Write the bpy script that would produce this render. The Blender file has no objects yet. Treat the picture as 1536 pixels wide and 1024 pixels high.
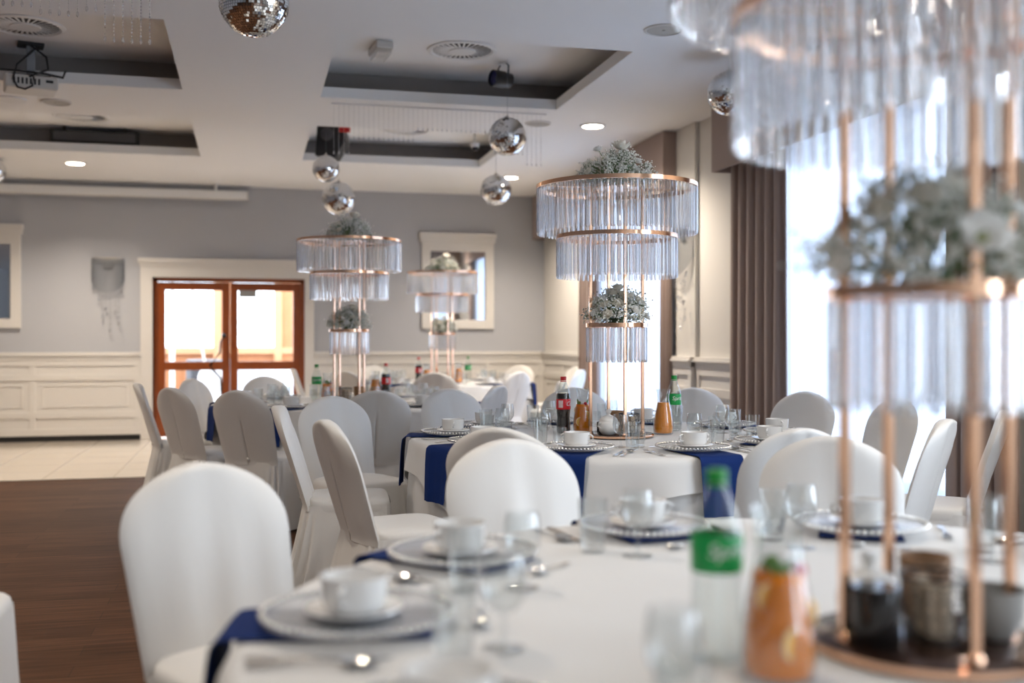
import bpy, math, random
from mathutils import Vector, Matrix, noise
PI = math.pi
sin, cos = math.sin, math.cos
S = bpy.context.scene
COL = S.collection
random.seed(7)

# ------------------------------------------------------------------ camera frame
F, CX, CY, HC, YAW = 1600.0, 768.0, 510.0, 1.24, math.radians(13.8)
SA, CA = sin(YAW), cos(YAW)

def cam2w(d, r):            # depth along the optical axis and distance to the right -> floor position
    return (r * CA + d * SA, d * CA - r * SA)

def on_z(px, py, z):        # where the sight line through a pixel meets a height
    d = F * (HC - z) / (py - CY)
    x, y = cam2w(d, (px - CX) / F * d)
    return Vector((x, y, z))

def on_y(px, py, Y):
    u = (px - CX) / F
    d = Y / (CA - u * SA)
    return Vector((d * (SA + u * CA), Y, HC - (py - CY) / F * d))

def on_x(px, py, X):
    u = (px - CX) / F
    d = X / (SA + u * CA)
    return Vector((X, d * (CA - u * SA), HC - (py - CY) / F * d))

def at_d(px, py, d):
    x, y = cam2w(d, (px - CX) / F * d)
    return Vector((x, y, HC - (py - CY) / F * d))

def to_px(p):
    d = p[0] * SA + p[1] * CA
    r = p[0] * CA - p[1] * SA
    return (CX + F * r / d, CY + F * (HC - p[2]) / d, d) if d > 0.05 else (-9999, -9999, d)

# ------------------------------------------------------------------ materials
def mat(name, color=(.8, .8, .8), rough=.5, metal=0.0, **kw):
    m = bpy.data.materials.new(name)
    m.use_nodes = True
    nt = m.node_tree
    b = nt.nodes['Principled BSDF']
    b.inputs['Base Color'].default_value = (*color, 1)
    b.inputs['Roughness'].default_value = rough
    b.inputs['Metallic'].default_value = metal
    if 'spec' in kw: b.inputs['Specular IOR Level'].default_value = kw['spec']
    if 'sheen' in kw: b.inputs['Sheen Weight'].default_value = kw['sheen']
    if 'coat' in kw: b.inputs['Coat Weight'].default_value = kw['coat']
    if 'trans' in kw: b.inputs['Transmission Weight'].default_value = kw['trans']
    if 'sss' in kw:
        b.inputs['Subsurface Weight'].default_value = kw['sss']
        b.inputs['Subsurface Radius'].default_value = (.01, .01, .01)
    if 'emit' in kw:
        b.inputs['Emission Color'].default_value = (*kw['emit'][0], 1)
        b.inputs['Emission Strength'].default_value = kw['emit'][1]
    if 'var' in kw or 'bump' in kw:
        tc = nt.nodes.new('ShaderNodeTexCoord')
        mp = nt.nodes.new('ShaderNodeMapping')
        mp.inputs['Scale'].default_value = kw.get('scale', (1, 1, 1))
        nt.links.new(tc.outputs['Object'], mp.inputs['Vector'])
        nz = nt.nodes.new('ShaderNodeTexNoise')
        nz.inputs['Scale'].default_value = kw.get('freq', 8)
        nz.inputs['Detail'].default_value = kw.get('detail', 4)
        nt.links.new(mp.outputs[0], nz.inputs['Vector'])
        if 'var' in kw:
            mx = nt.nodes.new('ShaderNodeMix'); mx.data_type = 'RGBA'
            v = kw['var']
            mx.inputs[6].default_value = (*[c * (1 - v) for c in color], 1)
            mx.inputs[7].default_value = (*[min(1, c * (1 + v)) for c in color], 1)
            nt.links.new(nz.outputs['Fac'], mx.inputs[0])
            nt.links.new(mx.outputs[2], b.inputs['Base Color'])
        if 'bump' in kw:
            bp = nt.nodes.new('ShaderNodeBump')
            bp.inputs['Strength'].default_value = kw['bump']
            bp.inputs['Distance'].default_value = kw.get('dist', .01)
            nt.links.new(nz.outputs['Fac'], bp.inputs['Height'])
            nt.links.new(bp.outputs[0], b.inputs['Normal'])
    return m

def shader_mat(name, fn):
    m = bpy.data.materials.new(name); m.use_nodes = True
    nt = m.node_tree; nt.nodes.clear()
    out = nt.nodes.new('ShaderNodeOutputMaterial')
    nt.links.new(fn(nt), out.inputs['Surface'])
    return m

def clear_glass(name, tint=(1, 1, 1), rough=.0, ior=1.45, base=0.0):
    def fn(nt):
        t = nt.nodes.new('ShaderNodeBsdfTransparent'); t.inputs[0].default_value = (*tint, 1)
        g = nt.nodes.new('ShaderNodeBsdfGlossy'); g.inputs['Roughness'].default_value = rough
        f = nt.nodes.new('ShaderNodeLayerWeight'); f.inputs[0].default_value = .5
        pw = nt.nodes.new('ShaderNodeMath'); pw.operation = 'POWER'; pw.inputs[1].default_value = 2.8
        nt.links.new(f.outputs['Facing'], pw.inputs[0])
        a = nt.nodes.new('ShaderNodeMath'); a.operation = 'MULTIPLY_ADD'; a.inputs[1].default_value = .75; a.inputs[2].default_value = .02 + base
        a.use_clamp = True
        nt.links.new(pw.outputs[0], a.inputs[0])
        m = nt.nodes.new('ShaderNodeMixShader')
        nt.links.new(a.outputs[0], m.inputs[0]); nt.links.new(t.outputs[0], m.inputs[1]); nt.links.new(g.outputs[0], m.inputs[2])
        return m.outputs[0]
    return shader_mat(name, fn)

def crystal_mat():
    def fn(nt):
        t = nt.nodes.new('ShaderNodeBsdfTransparent'); t.inputs[0].default_value = (.97, .98, 1, 1)
        g = nt.nodes.new('ShaderNodeBsdfGlass'); g.inputs['Roughness'].default_value = .02; g.inputs['IOR'].default_value = 1.52
        g.inputs['Color'].default_value = (.99, .995, 1, 1)
        tl = nt.nodes.new('ShaderNodeBsdfTranslucent'); tl.inputs[0].default_value = (.93, .96, 1, 1)
        m1 = nt.nodes.new('ShaderNodeMixShader'); m1.inputs[0].default_value = .52
        nt.links.new(t.outputs[0], m1.inputs[1]); nt.links.new(g.outputs[0], m1.inputs[2])
        m2 = nt.nodes.new('ShaderNodeMixShader'); m2.inputs[0].default_value = .13
        nt.links.new(m1.outputs[0], m2.inputs[1]); nt.links.new(tl.outputs[0], m2.inputs[2])
        return m2.outputs[0]
    return shader_mat('cut_crystal', fn)

def sheer_mat():
    def fn(nt):
        t = nt.nodes.new('ShaderNodeBsdfTransparent'); t.inputs[0].default_value = (1, 1, 1, 1)
        tl = nt.nodes.new('ShaderNodeBsdfTranslucent'); tl.inputs[0].default_value = (.30, .345, .43, 1)
        df = nt.nodes.new('ShaderNodeBsdfDiffuse'); df.inputs[0].default_value = (.85, .87, .92, 1)
        m1 = nt.nodes.new('ShaderNodeMixShader'); m1.inputs[0].default_value = .35
        nt.links.new(tl.outputs[0], m1.inputs[1]); nt.links.new(df.outputs[0], m1.inputs[2])
        lw = nt.nodes.new('ShaderNodeLayerWeight'); lw.inputs[0].default_value = .35
        mr = nt.nodes.new('ShaderNodeMapRange'); mr.inputs[3].default_value = .94; mr.inputs[4].default_value = .95
        nt.links.new(lw.outputs['Facing'], mr.inputs[0])
        m2 = nt.nodes.new('ShaderNodeMixShader')
        nt.links.new(mr.outputs[0], m2.inputs[0])
        nt.links.new(t.outputs[0], m2.inputs[1]); nt.links.new(m1.outputs[0], m2.inputs[2])
        return m2.outputs[0]
    return shader_mat('sheer_voile', fn)

def wood_floor_mat():
    m = mat('dark_plank_floor', (.1, .05, .03), .55, spec=.08)
    nt = m.node_tree; b = nt.nodes['Principled BSDF']
    tc = nt.nodes.new('ShaderNodeTexCoord')
    br = nt.nodes.new('ShaderNodeTexBrick')
    br.inputs['Color1'].default_value = (.070, .030, .014, 1); br.inputs['Color2'].default_value = (.105, .047, .023, 1)
    br.inputs['Mortar'].default_value = (.05, .025, .015, 1)
    br.inputs['Scale'].default_value = 1; br.inputs['Mortar Size'].default_value = .002
    br.inputs['Brick Width'].default_value = 1.3; br.inputs['Row Height'].default_value = .14
    nt.links.new(tc.outputs['Object'], br.inputs['Vector'])
    mp = nt.nodes.new('ShaderNodeMapping'); mp.inputs['Scale'].default_value = (1.2, 18, 1)
    nt.links.new(tc.outputs['Object'], mp.inputs['Vector'])
    nz = nt.nodes.new('ShaderNodeTexNoise'); nz.inputs['Scale'].default_value = 2.5; nz.inputs['Detail'].default_value = 6
    nt.links.new(mp.outputs[0], nz.inputs['Vector'])
    mr = nt.nodes.new('ShaderNodeMapRange'); mr.inputs[1].default_value = .3; mr.inputs[2].default_value = .7
    mr.inputs[3].default_value = .55; mr.inputs[4].default_value = 1.35
    nt.links.new(nz.outputs['Fac'], mr.inputs[0])
    mx = nt.nodes.new('ShaderNodeVectorMath'); mx.operation = 'SCALE'
    nt.links.new(br.outputs['Color'], mx.inputs[0]); nt.links.new(mr.outputs[0], mx.inputs['Scale'])
    nt.links.new(mx.outputs[0], b.inputs['Base Color'])
    return m

def tile_floor_mat():
    m = mat('cream_tile_floor', (.7, .6, .5), .12)
    nt = m.node_tree; b = nt.nodes['Principled BSDF']
    tc = nt.nodes.new('ShaderNodeTexCoord')
    br = nt.nodes.new('ShaderNodeTexBrick'); br.offset = 0
    br.inputs['Color1'].default_value = (.62, .54, .45, 1); br.inputs['Color2'].default_value = (.66, .58, .49, 1)
    br.inputs['Mortar'].default_value = (.42, .36, .3, 1)
    br.inputs['Scale'].default_value = 1; br.inputs['Mortar Size'].default_value = .006
    br.inputs['Brick Width'].default_value = .6; br.inputs['Row Height'].default_value = .6
    nt.links.new(tc.outputs['Object'], br.inputs['Vector'])
    nt.links.new(br.outputs['Color'], b.inputs['Base Color'])
    return m

M = {}
M['chair'] = mat('chair_cover_cloth', (.72, .70, .67), .55, sheen=.25, bump=.35, dist=.012, freq=5, detail=5, scale=(1, 1, .45))
M['cloth'] = mat('table_linen', (.70, .69, .675), .7, sheen=.15, bump=.12, dist=.006, freq=9)
M['napkin'] = mat('royal_blue_napkin', (.002, .020, .12), .8, spec=.2, bump=.2, dist=.003, freq=60)
M['wall'] = mat('blue_grey_wall', (.44, .447, .472), .75, var=.03, freq=2)
M['ceil'] = mat('white_ceiling', (.87, .87, .865), .85, var=.015, freq=1.5)
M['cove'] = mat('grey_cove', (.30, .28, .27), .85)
M['cream'] = mat('cream_panelling', (.69, .66, .62), .45, var=.02, freq=3)
M['creamwall'] = mat('cream_wall', (.66, .635, .595), .7)
M['black'] = mat('matt_black', (.012, .012, .013), .5)
M['gloss_black'] = mat('gloss_black', (.008, .007, .007), .15)
M['darkgrey'] = mat('dark_grey', (.06, .06, .065), .5)
M['red'] = mat('red_plastic', (.6, .015, .02), .35)
M['greencap'] = mat('green_plastic', (.01, .30, .04), .35)
M['redlabel'] = mat('red_label', (.62, .012, .02), .35)
M['greenlabel'] = mat('green_label', (.01, .36, .08), .35)
M['whiteprint'] = mat('white_print', (.85, .85, .85), .4)
M['greyprint'] = mat('grey_print', (.35, .3, .3), .5)
M['cola'] = mat('cola', (.012, .004, .003), .08)
M['juice'] = mat('orange_juice', (1, .34, .02), .25, sss=.2)
M['fruit_drink'] = mat('fruit_drink', (1, .29, .012), .10, trans=.1)
M['orange'] = mat('orange_slice', (.95, .50, .09), .4, var=.15, freq=60)
M['peel'] = mat('orange_peel', (.93, .75, .5), .5)
M['mint'] = mat('mint_leaf', (.12, .26, .05), .5)
M['berry'] = mat('raspberry', (.5, .01, .02), .4, bump=.5, dist=.003, freq=150)
M['porcelain'] = mat('white_porcelain', (.82, .81, .79), .12, coat=.5)
M['steel'] = mat('polished_cutlery', (.72, .70, .67), .16, 1)
M['silver'] = mat('silver_bead', (.80, .78, .74), .22, 1)
M['copper'] = mat('rose_gold_metal', (.92, .56, .37), .13, 1)
M['copper_dark'] = mat('dark_bronze_tray', (.07, .035, .025), .12, .7)
M['wicker'] = mat('brown_wicker', (.30, .17, .09), .7, var=.4, bump=.8, dist=.004, freq=70, scale=(1, 1, 4))
M['sachet'] = mat('kraft_sachet', (.55, .45, .34), .7, var=.2, freq=40)
M['greyglaze'] = mat('grey_glaze', (.35, .34, .32), .3)
M['wood'] = mat('mahogany_door', (.27, .062, .012), .3, var=.25, freq=6, scale=(6, 6, .7))
M['pine'] = mat('pine_boards', (.46, .19, .075), .6, var=.2, freq=5, scale=(8, 8, .6))
M['pine_light'] = mat('light_pine_frame', (.55, .29, .14), .6, var=.12, freq=5)
M['curtain'] = mat('taupe_curtain', (.33, .245, .21), .75, sheen=.3, bump=.15, dist=.004, freq=80)
M['pelmet'] = mat('taupe_pelmet', (.32, .24, .21), .75, sheen=.2)
M['glass'] = clear_glass('clear_glass', (.97, .98, .98), 0, 1.45, .05)
def charger_mat():
    def fn(nt):
        t = nt.nodes.new('ShaderNodeBsdfTransparent'); t.inputs[0].default_value = (.95, .96, .97, 1)
        p = nt.nodes.new('ShaderNodeBsdfPrincipled'); p.inputs['Base Color'].default_value = (.72, .72, .73, 1); p.inputs['Roughness'].default_value = .12
        m = nt.nodes.new('ShaderNodeMixShader'); m.inputs[0].default_value = .42
        nt.links.new(t.outputs[0], m.inputs[1]); nt.links.new(p.outputs[0], m.inputs[2])
        return m.outputs[0]
    return shader_mat('silvered_glass', fn)
M['charger'] = charger_mat()
M['pane'] = clear_glass('window_glass', (.97, .98, 1), 0, 1.4, 0)
M['bottle'] = clear_glass('clear_bottle', (.93, .96, .95), .05, 1.4, .06)
M['crystal'] = crystal_mat()
M['bead'] = clear_glass('crystal_bead', (.97, .98, 1), .05, 1.6, .35)
M['sheer'] = sheer_mat()
M['mirror'] = mat('silver_mirror', (.82, .84, .86), .03, 1)
M['tileM'] = mat('mirror_tile', (.88, .89, .90), .05, 1)
M['ballcore'] = mat('ball_core', (.10, .10, .10), .6)
def thin_petal(name, c, k=.38):
    def fn(nt):
        d = nt.nodes.new('ShaderNodeBsdfDiffuse'); d.inputs[0].default_value = (*c, 1)
        t = nt.nodes.new('ShaderNodeBsdfTranslucent'); t.inputs[0].default_value = (*c, 1)
        m = nt.nodes.new('ShaderNodeMixShader'); m.inputs[0].default_value = k
        nt.links.new(d.outputs[0], m.inputs[1]); nt.links.new(t.outputs[0], m.inputs[2])
        return m.outputs[0]
    return shader_mat(name, fn)
M['petal'] = thin_petal('ivory_petal', (.96, .92, .83))
M['petalw'] = thin_petal('white_petal', (.97, .96, .93))
M['gyps'] = thin_petal('gypsophila_bloom', (.97, .96, .92), .3)
M['stem'] = mat('green_stem', (.16, .23, .10), .6)
M['leaf'] = mat('grey_green_leaf', (.20, .27, .15), .55)
M['flowereye'] = mat('flower_eye', (.25, .28, .05), .6)
M['white'] = mat('white_plastic', (.8, .8, .79), .4)
M['offwhite'] = mat('off_white_plastic', (.62, .60, .57), .4)
M['grille'] = mat('grey_grille', (.42, .41, .38), .6, bump=.4, dist=.002, freq=200)
M['dark'] = mat('dark_void', (.02, .02, .02), .8)
M['lamp'] = mat('lamp_diffuser', (1, 1, 1), .5, emit=((1, .86, .68), 14))
M['redsign'] = mat('red_sign', (.7, .03, .01), .5)
M['bluelens'] = mat('blue_lens', (.01, .015, .10), .1)
M['steelblue'] = mat('cable_grey', (.25, .27, .3), .5)
M['floorwood'] = wood_floor_mat()
M['floortile'] = tile_floor_mat()
M['deck'] = mat('pale_deck', (.45, .38, .33), .5, var=.1, freq=4)
M['outwhite'] = mat('white_render', (.85, .85, .86), .8)
M['greyfab'] = mat('grey_cabinet', (.16, .165, .175), .6)
M['fluted'] = clear_glass('fluted_sconce_glass', (.93, .94, .95), .25, 1.5, .22)

# ------------------------------------------------------------------ mesh building
class MB:
    def __init__(s):
        s.v = []; s.f = []; s.m = []; s.cur = 0
    def quad(s, *idx):
        s.f.append(tuple(idx)); s.m.append(s.cur)
    def box(s, c, d, rz=0, rx=0, ry=0):
        R = Matrix.Rotation(rz, 3, 'Z') @ Matrix.Rotation(ry, 3, 'Y') @ Matrix.Rotation(rx, 3, 'X')
        n = len(s.v)
        for z in (-.5, .5):
            for x, y in ((-.5, -.5), (.5, -.5), (.5, .5), (-.5, .5)):
                s.v.append(Vector(c) + R @ Vector((x * d[0], y * d[1], z * d[2])))
        for q in ((3, 2, 1, 0), (4, 5, 6, 7), (0, 1, 5, 4), (1, 2, 6, 5), (2, 3, 7, 6), (3, 0, 4, 7)):
            s.quad(*[n + i for i in q])
        return s
    def bb(s, x0, x1, y0, y1, z0, z1):
        return s.box(((x0 + x1) / 2, (y0 + y1) / 2, (z0 + z1) / 2), (abs(x1 - x0), abs(y1 - y0), abs(z1 - z0)))
    def lathe(s, prof, n=32, c=(0, 0, 0), caps=(True, True), M3=None):
        st = len(s.v); c = Vector(c)
        for r, z in prof:
            for k in range(n):
                a = 2 * PI * k / n
                p = Vector((r * cos(a), r * sin(a), z))
                if M3: p = M3 @ p
                s.v.append(c + p)
        for i in range(len(prof) - 1):
            for k in range(n):
                a, b = st + i * n + k, st + i * n + (k + 1) % n
                s.quad(a, b, b + n, a + n)
        if caps[0]: s.quad(*[st + k for k in range(n)][::-1])
        if caps[1]: s.quad(*[st + (len(prof) - 1) * n + k for k in range(n)])
        return s
    def loft(s, secs, closed=True, cap=True):
        st = len(s.v); n = len(secs[0])
        for sec in secs: s.v.extend(Vector(p) for p in sec)
        for i in range(len(secs) - 1):
            for k in range(n if closed else n - 1):
                a, b = st + i * n + k, st + i * n + (k + 1) % n
                s.quad(a, b, b + n, a + n)
        if cap and closed:
            s.quad(*[st + k for k in range(n)][::-1]); s.quad(*[st + (len(secs) - 1) * n + k for k in range(n)])
        return s
    def tube(s, pts, r, n=6, closed=False):
        pts = [Vector(p) for p in pts]; secs = []
        L = len(pts)
        for i, p in enumerate(pts):
            a = pts[(i - 1) % L] if (closed or i > 0) else p
            b = pts[(i + 1) % L] if (closed or i < L - 1) else p
            t = (b - a).normalized() if (b - a).length > 1e-9 else Vector((0, 0, 1))
            up = Vector((0, 0, 1)) if abs(t.z) < .9 else Vector((1, 0, 0))
            x = t.cross(up).normalized(); y = x.cross(t)
            rr = r[i] if isinstance(r, (list, tuple)) else r
            secs.append([p + x * rr * cos(2 * PI * k / n) + y * rr * sin(2 * PI * k / n) for k in range(n)])
        if closed: secs.append(secs[0])
        return s.loft(secs, True, not closed)
    def sphere(s, c, r, n=8, m=5, sc=(1, 1, 1)):
        prof = [(r * sin(PI * i / m) * 1.0, -r * cos(PI * i / m)) for i in range(m + 1)]
        st = len(s.v); c = Vector(c)
        s.v.append(c + Vector((0, 0, -r * sc[2])))
        for i in range(1, m):
            for k in range(n):
                a = 2 * PI * k / n
                s.v.append(c + Vector((prof[i][0] * cos(a) * sc[0], prof[i][0] * sin(a) * sc[1], prof[i][1] * sc[2])))
        s.v.append(c + Vector((0, 0, r * sc[2])))
        top = len(s.v) - 1
        for k in range(n):
            k2 = (k + 1) % n
            s.quad(st, st + 1 + k2, st + 1 + k)
            for i in range(m - 2):
                a = st + 1 + i * n
                s.quad(a + k, a + k2, a + n + k2, a + n + k)
            a = st + 1 + (m - 2) * n
            s.quad(a + k, a + k2, top)
        return s
    def grid(s, fn, nu, nv):
        st = len(s.v)
        for j in range(nv + 1):
            for i in range(nu + 1):
                s.v.append(Vector(fn(i / nu, j / nv)))
        for j in range(nv):
            for i in range(nu):
                a = st + j * (nu + 1) + i
                s.quad(a, a + 1, a + nu + 2, a + nu + 1)
        return s
    def sheet(s, fn, nu, nv, t):           # a sheet with thickness t along y-ish normal given by caller through fn3
        s.grid(lambda u, v: fn(u, v, 0), nu, nv)
        s.grid(lambda u, v: fn(1 - u, v, 1), nu, nv)
        return s
    def add(s, o, T=None):
        n = len(s.v)
        s.v.extend((T @ p) if T else p for p in o.v)
        for f, m in zip(o.f, o.m):
            s.f.append(tuple(n + i for i in f)); s.m.append(m if s.cur == 0 else s.cur)
        return s
    def build(s, name, mats, parent=None, smooth=None, bevel=0, loc=None, rz=0):
        me = bpy.data.meshes.new(name)
        me.from_pydata([tuple(p) for p in s.v], [], s.f)
        for m in (mats if isinstance(mats, (list, tuple)) else [mats]): me.materials.append(m)
        if any(s.m): me.polygons.foreach_set('material_index', s.m)
        me.update()
        if smooth is not None:
            me.shade_smooth()
            if smooth < 180: me.set_sharp_from_angle(angle=math.radians(smooth))
        o = bpy.data.objects.new(name, me); COL.objects.link(o)
        if parent: o.parent = parent
        if loc is not None: o.location = loc
        if rz: o.rotation_euler.z = rz
        if bevel:
            b = o.modifiers.new('bevel', 'BEVEL'); b.width = bevel; b.segments = 2; b.limit_method = 'ANGLE'
        return o

def empty(name, loc=(0, 0, 0), rz=0):
    o = bpy.data.objects.new(name, None); COL.objects.link(o)
    o.location = loc; o.rotation_euler.z = rz; o.empty_display_size = .1
    return o
def tag(o, label, cat, group=None):
    o['label'] = label; o['category'] = cat
    if group: o['group'] = group
    return o
def structure(o):
    o['kind'] = 'structure'; return o
KIDS = {}
def kids(o):
    return [c for c in ALLK.get(o.name, [])]
ALLK = {}
def index_children():
    ALLK.clear()
    for o in bpy.data.objects:
        if o.parent: ALLK.setdefault(o.parent.name, []).append(o)
def dup(o, parent=None):
    c = o.copy(); COL.objects.link(c)
    if parent: c.parent = parent
    for k in ALLK.get(o.name, []): dup(k, c)
    return c
class Proto:
    """first use moves the source itself, later uses copy it with its parts"""
    def __init__(s, root): s.root = root; s.used = False
    def place(s, loc, rz, label, cat, group=None, sc=None):
        if not s.used: o = s.root; s.used = True
        else: o = dup(s.root)
        o.location = loc; o.rotation_euler = (0, 0, rz)
        if sc: o.scale = sc
        for k in ('label', 'category', 'group'):
            if k in o: del o[k]
        return tag(o, label, cat, group)

def text_mesh(txt, size, shear=0):
    cu = bpy.data.curves.new('lettering', 'FONT'); cu.body = txt; cu.size = size; cu.shear = shear
    cu.align_x = 'CENTER'; cu.align_y = 'CENTER'; cu.offset = size * .003
    cu.resolution_u = 3
    ob = bpy.data.objects.new('lettering', cu); COL.objects.link(ob)
    dg = bpy.context.evaluated_depsgraph_get()
    me = ob.evaluated_get(dg).to_mesh()
    mb = MB(); mb.v = [v.co.copy() for v in me.vertices]; mb.f = [tuple(p.vertices) for p in me.polygons]; mb.m = [0] * len(mb.f)
    ob.evaluated_get(dg).to_mesh_clear()
    bpy.data.objects.remove(ob); bpy.data.curves.remove(cu)
    return mb
def wrap(mb, r, z, ang=-PI / 2):           # lay flat lettering round a cylinder, reading from outside, centred on direction ang
    out = MB(); out.f = list(mb.f); out.m = list(mb.m)
    for p in mb.v:
        a = ang + p.x / r
        out.v.append(Vector((r * cos(a), r * sin(a), z + p.y)))
    return out

# ------------------------------------------------------------------ room dimensions
ZC = 3.19; XR = 3.90; YB = 14.03; XL = -6.5; YF = -4.0; YWOOD = 10.16
RAIL = 1.09
# floor
b = MB(); b.bb(XL - .2, XR + .3, YWOOD, YB + .1, -.1, 0)
structure(b.build('floor', M['floortile']))
b = MB(); b.bb(XL - .2, XR + .3, YF - .2, YWOOD, -.1, 0)
structure(b.build('floor', M['floorwood']))
b = MB(); b.bb(XL, XR, YWOOD - .02, YWOOD + .02, 0, .004)
structure(b.build('trim_1', M['copper_dark']))

# ceiling with coffered recesses
RX = [(-2.60, -.51), (.55, 2.515)]
RY = [(6.81, 8.68), (9.86, 11.78), (3.7, 5.6), (.6, 2.5)]
RY = sorted(RY)
LIP = .085; CAV = .27; OUT = .28
xs = sorted({XL - .2, XR + .2, *[a for r in RX for a in r]}); ys = sorted({YF - .2, YB + .2, *[a for r in RY for a in r]})
b = MB()
ys_full = ys
# strips across between recess rows
prev = YF - .2
for (y0, y1) in RY:
    b.bb(XL - .2, XR + .2, prev, y0, ZC, ZC + LIP)
    px = XL - .2
    for (x0, x1) in RX:
        b.bb(px, x0, y0, y1, ZC, ZC + LIP); px = x1
    b.bb(px, XR + .2, y0, y1, ZC, ZC + LIP)
    prev = y1
b.bb(XL - .2, XR + .2, prev, YB + .2, ZC, ZC + LIP)
structure(b.build('ceiling', M['ceil']))
b = MB(); b.bb(XL - .2, XR + .2, YF - .2, YB + .2, ZC + CAV, ZC + CAV + .1)
structure(b.build('ceiling', M['ceil']))
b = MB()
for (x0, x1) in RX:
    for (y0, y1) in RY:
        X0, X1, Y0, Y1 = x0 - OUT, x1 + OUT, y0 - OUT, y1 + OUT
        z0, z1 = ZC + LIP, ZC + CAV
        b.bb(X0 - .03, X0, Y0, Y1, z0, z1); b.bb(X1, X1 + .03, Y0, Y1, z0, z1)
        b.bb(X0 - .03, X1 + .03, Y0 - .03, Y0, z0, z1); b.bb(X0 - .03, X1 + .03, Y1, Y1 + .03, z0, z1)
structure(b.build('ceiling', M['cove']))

# ---- back wall with door opening
dl, dr = on_y(229, 500, YB).x, on_y(457, 500, YB).x
dtop = on_y(340, 417, YB).z
b = MB()
b.bb(XL - .2, dl, YB, YB + .2, 0, ZC); b.bb(dr, XR + .3, YB, YB + .2, 0, ZC); b.bb(dl, dr, YB, YB + .2, dtop, ZC)
structure(b.build('wall_back', M['wall']))
b = MB(); b.bb(XL - .2, XL, YF, YB, 0, ZC); structure(b.build('wall_left', M['wall']))
b = MB(); b.bb(XL, XR + .2, YF - .2, YF, 0, ZC); structure(b.build('wall_front', M['creamwall']))

# ---- right wall with window openings
WZ0, WZ1 = .25, 2.75
wins = [(9.6, 11.6), (5.0, 7.35), (.6, 2.8), (-3.7, -1.5)]
b = MB(); prev = YF
for (y0, y1) in sorted(wins):
    b.bb(XR, XR + .3, prev, y0, 0, ZC); b.bb(XR, XR + .3, y0, y1, 0, WZ0); b.bb(XR, XR + .3, y0, y1, WZ1, ZC); prev = y1
b.bb(XR, XR + .3, prev, YB, 0, ZC)
structure(b.build('wall_right', M['creamwall']))
for i, (y0, y1) in enumerate(wins):
    w = structure(empty('window_%d' % (i + 1), (XR + .2, (y0 + y1) / 2, WZ0)))
    hy = (y1 - y0) / 2; hz = WZ1 - WZ0
    f = MB()
    for yy in (-hy + .04, 0, hy - .04): f.bb(-.03, .03, yy - .04, yy + .04, 0, hz)
    for zz in (.04, hz - .04): f.bb(-.03, .03, -hy, hy, zz - .04, zz + .04)
    f.build('window_frame', M['white'], w, bevel=.004)
    g = MB(); g.bb(-.006, .006, -hy + .08, -.04, .08, hz - .08); g.bb(-.006, .006, .04, hy - .08, .08, hz - .08)
    g.build('glass_pane', M['pane'], w)
    li = bpy.data.lights.new('window_portal', 'AREA'); li.shape = 'RECTANGLE'; li.size = hz; li.size_y = 2 * hy
    li.cycles.is_portal = True
    lo = bpy.data.objects.new('window_portal', li); COL.objects.link(lo)
    lo.location = (XR + .32, (y0 + y1) / 2, (WZ0 + WZ1) / 2); lo.rotation_euler = (0, PI / 2, 0)

# ---- panelling helpers
def panelling(mb, length, P, stiles, h=RAIL - .045):
    """P(s, out, z) maps run, protrusion, height to world; adds panelled dado"""
    def blk(s0, s1, o0, o1, z0, z1):
        n = len(mb.v)
        for z in (z0, z1):
            for s_, o in ((s0, o0), (s1, o0), (s1, o1), (s0, o1)): mb.v.append(Vector(P(s_, o, z)))
        for q in ((3, 2, 1, 0), (4, 5, 6, 7), (0, 1, 5, 4), (1, 2, 6, 5), (2, 3, 7, 6), (3, 0, 4, 7)): mb.quad(*[n + i for i in q])
    blk(0, length, 0, .02, .07, h)
    zs = [(.07, .155), (.285, .36), (.745, .82), (.925, h)]
    for z0, z1 in zs: blk(0, length, .02, .036, z0, z1)
    for s0 in stiles:
        for k in range(3): blk(s0 - .035, s0 + .035, .02, .036, zs[k][1], zs[k + 1][0])
    for a, c in zip(stiles[:-1], stiles[1:]):
        a2, c2 = a + .11, c - .11
        if c2 - a2 < .2: continue
        blk(a2, c2, .02, .030, .415, .43); blk(a2, c2, .02, .030, .675, .69)
        blk(a2, a2 + .015, .02, .030, .43, .675); blk(c2 - .015, c2, .02, .030, .43, .675)
    # chair rail, stepped
    blk(0, length, 0, .045, h - .05, h); blk(0, length, 0, .065, h, h + .02); blk(0, length, 0, .05, h + .02, h + .045)
s_px = on_y(49, 600, YB).x
per = on_y(210, 600, YB).x - s_px
trl = on_y(211, 600, YB).x; trr = on_y(471, 600, YB).x
b = MB()
L = trl - XL
st = []; x = s_px
while x > XL: x -= per
while x < trl + .01: st.append(max(.035, x - XL)) ; x += per
st[-1] = L - .04
panelling(b, L, lambda s, o, z: (XL + s, YB - o, z), st)
structure(b.build('trim_2', M['cream'], bevel=.003))
b = MB(); L = XR - trr
n = 4
panelling(b, L, lambda s, o, z: (trr + s, YB - o, z), [.04 + (L - .08) * k / n for k in range(n + 1)])
structure(b.build('trim_3', M['cream'], bevel=.003))
b = MB(); b.bb(XL, trl, YB - .02, YB, 0, .07); b.bb(trr, XR, YB - .02, YB, 0, .07)
structure(b.build('baseboard_back', M['black']))
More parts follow.
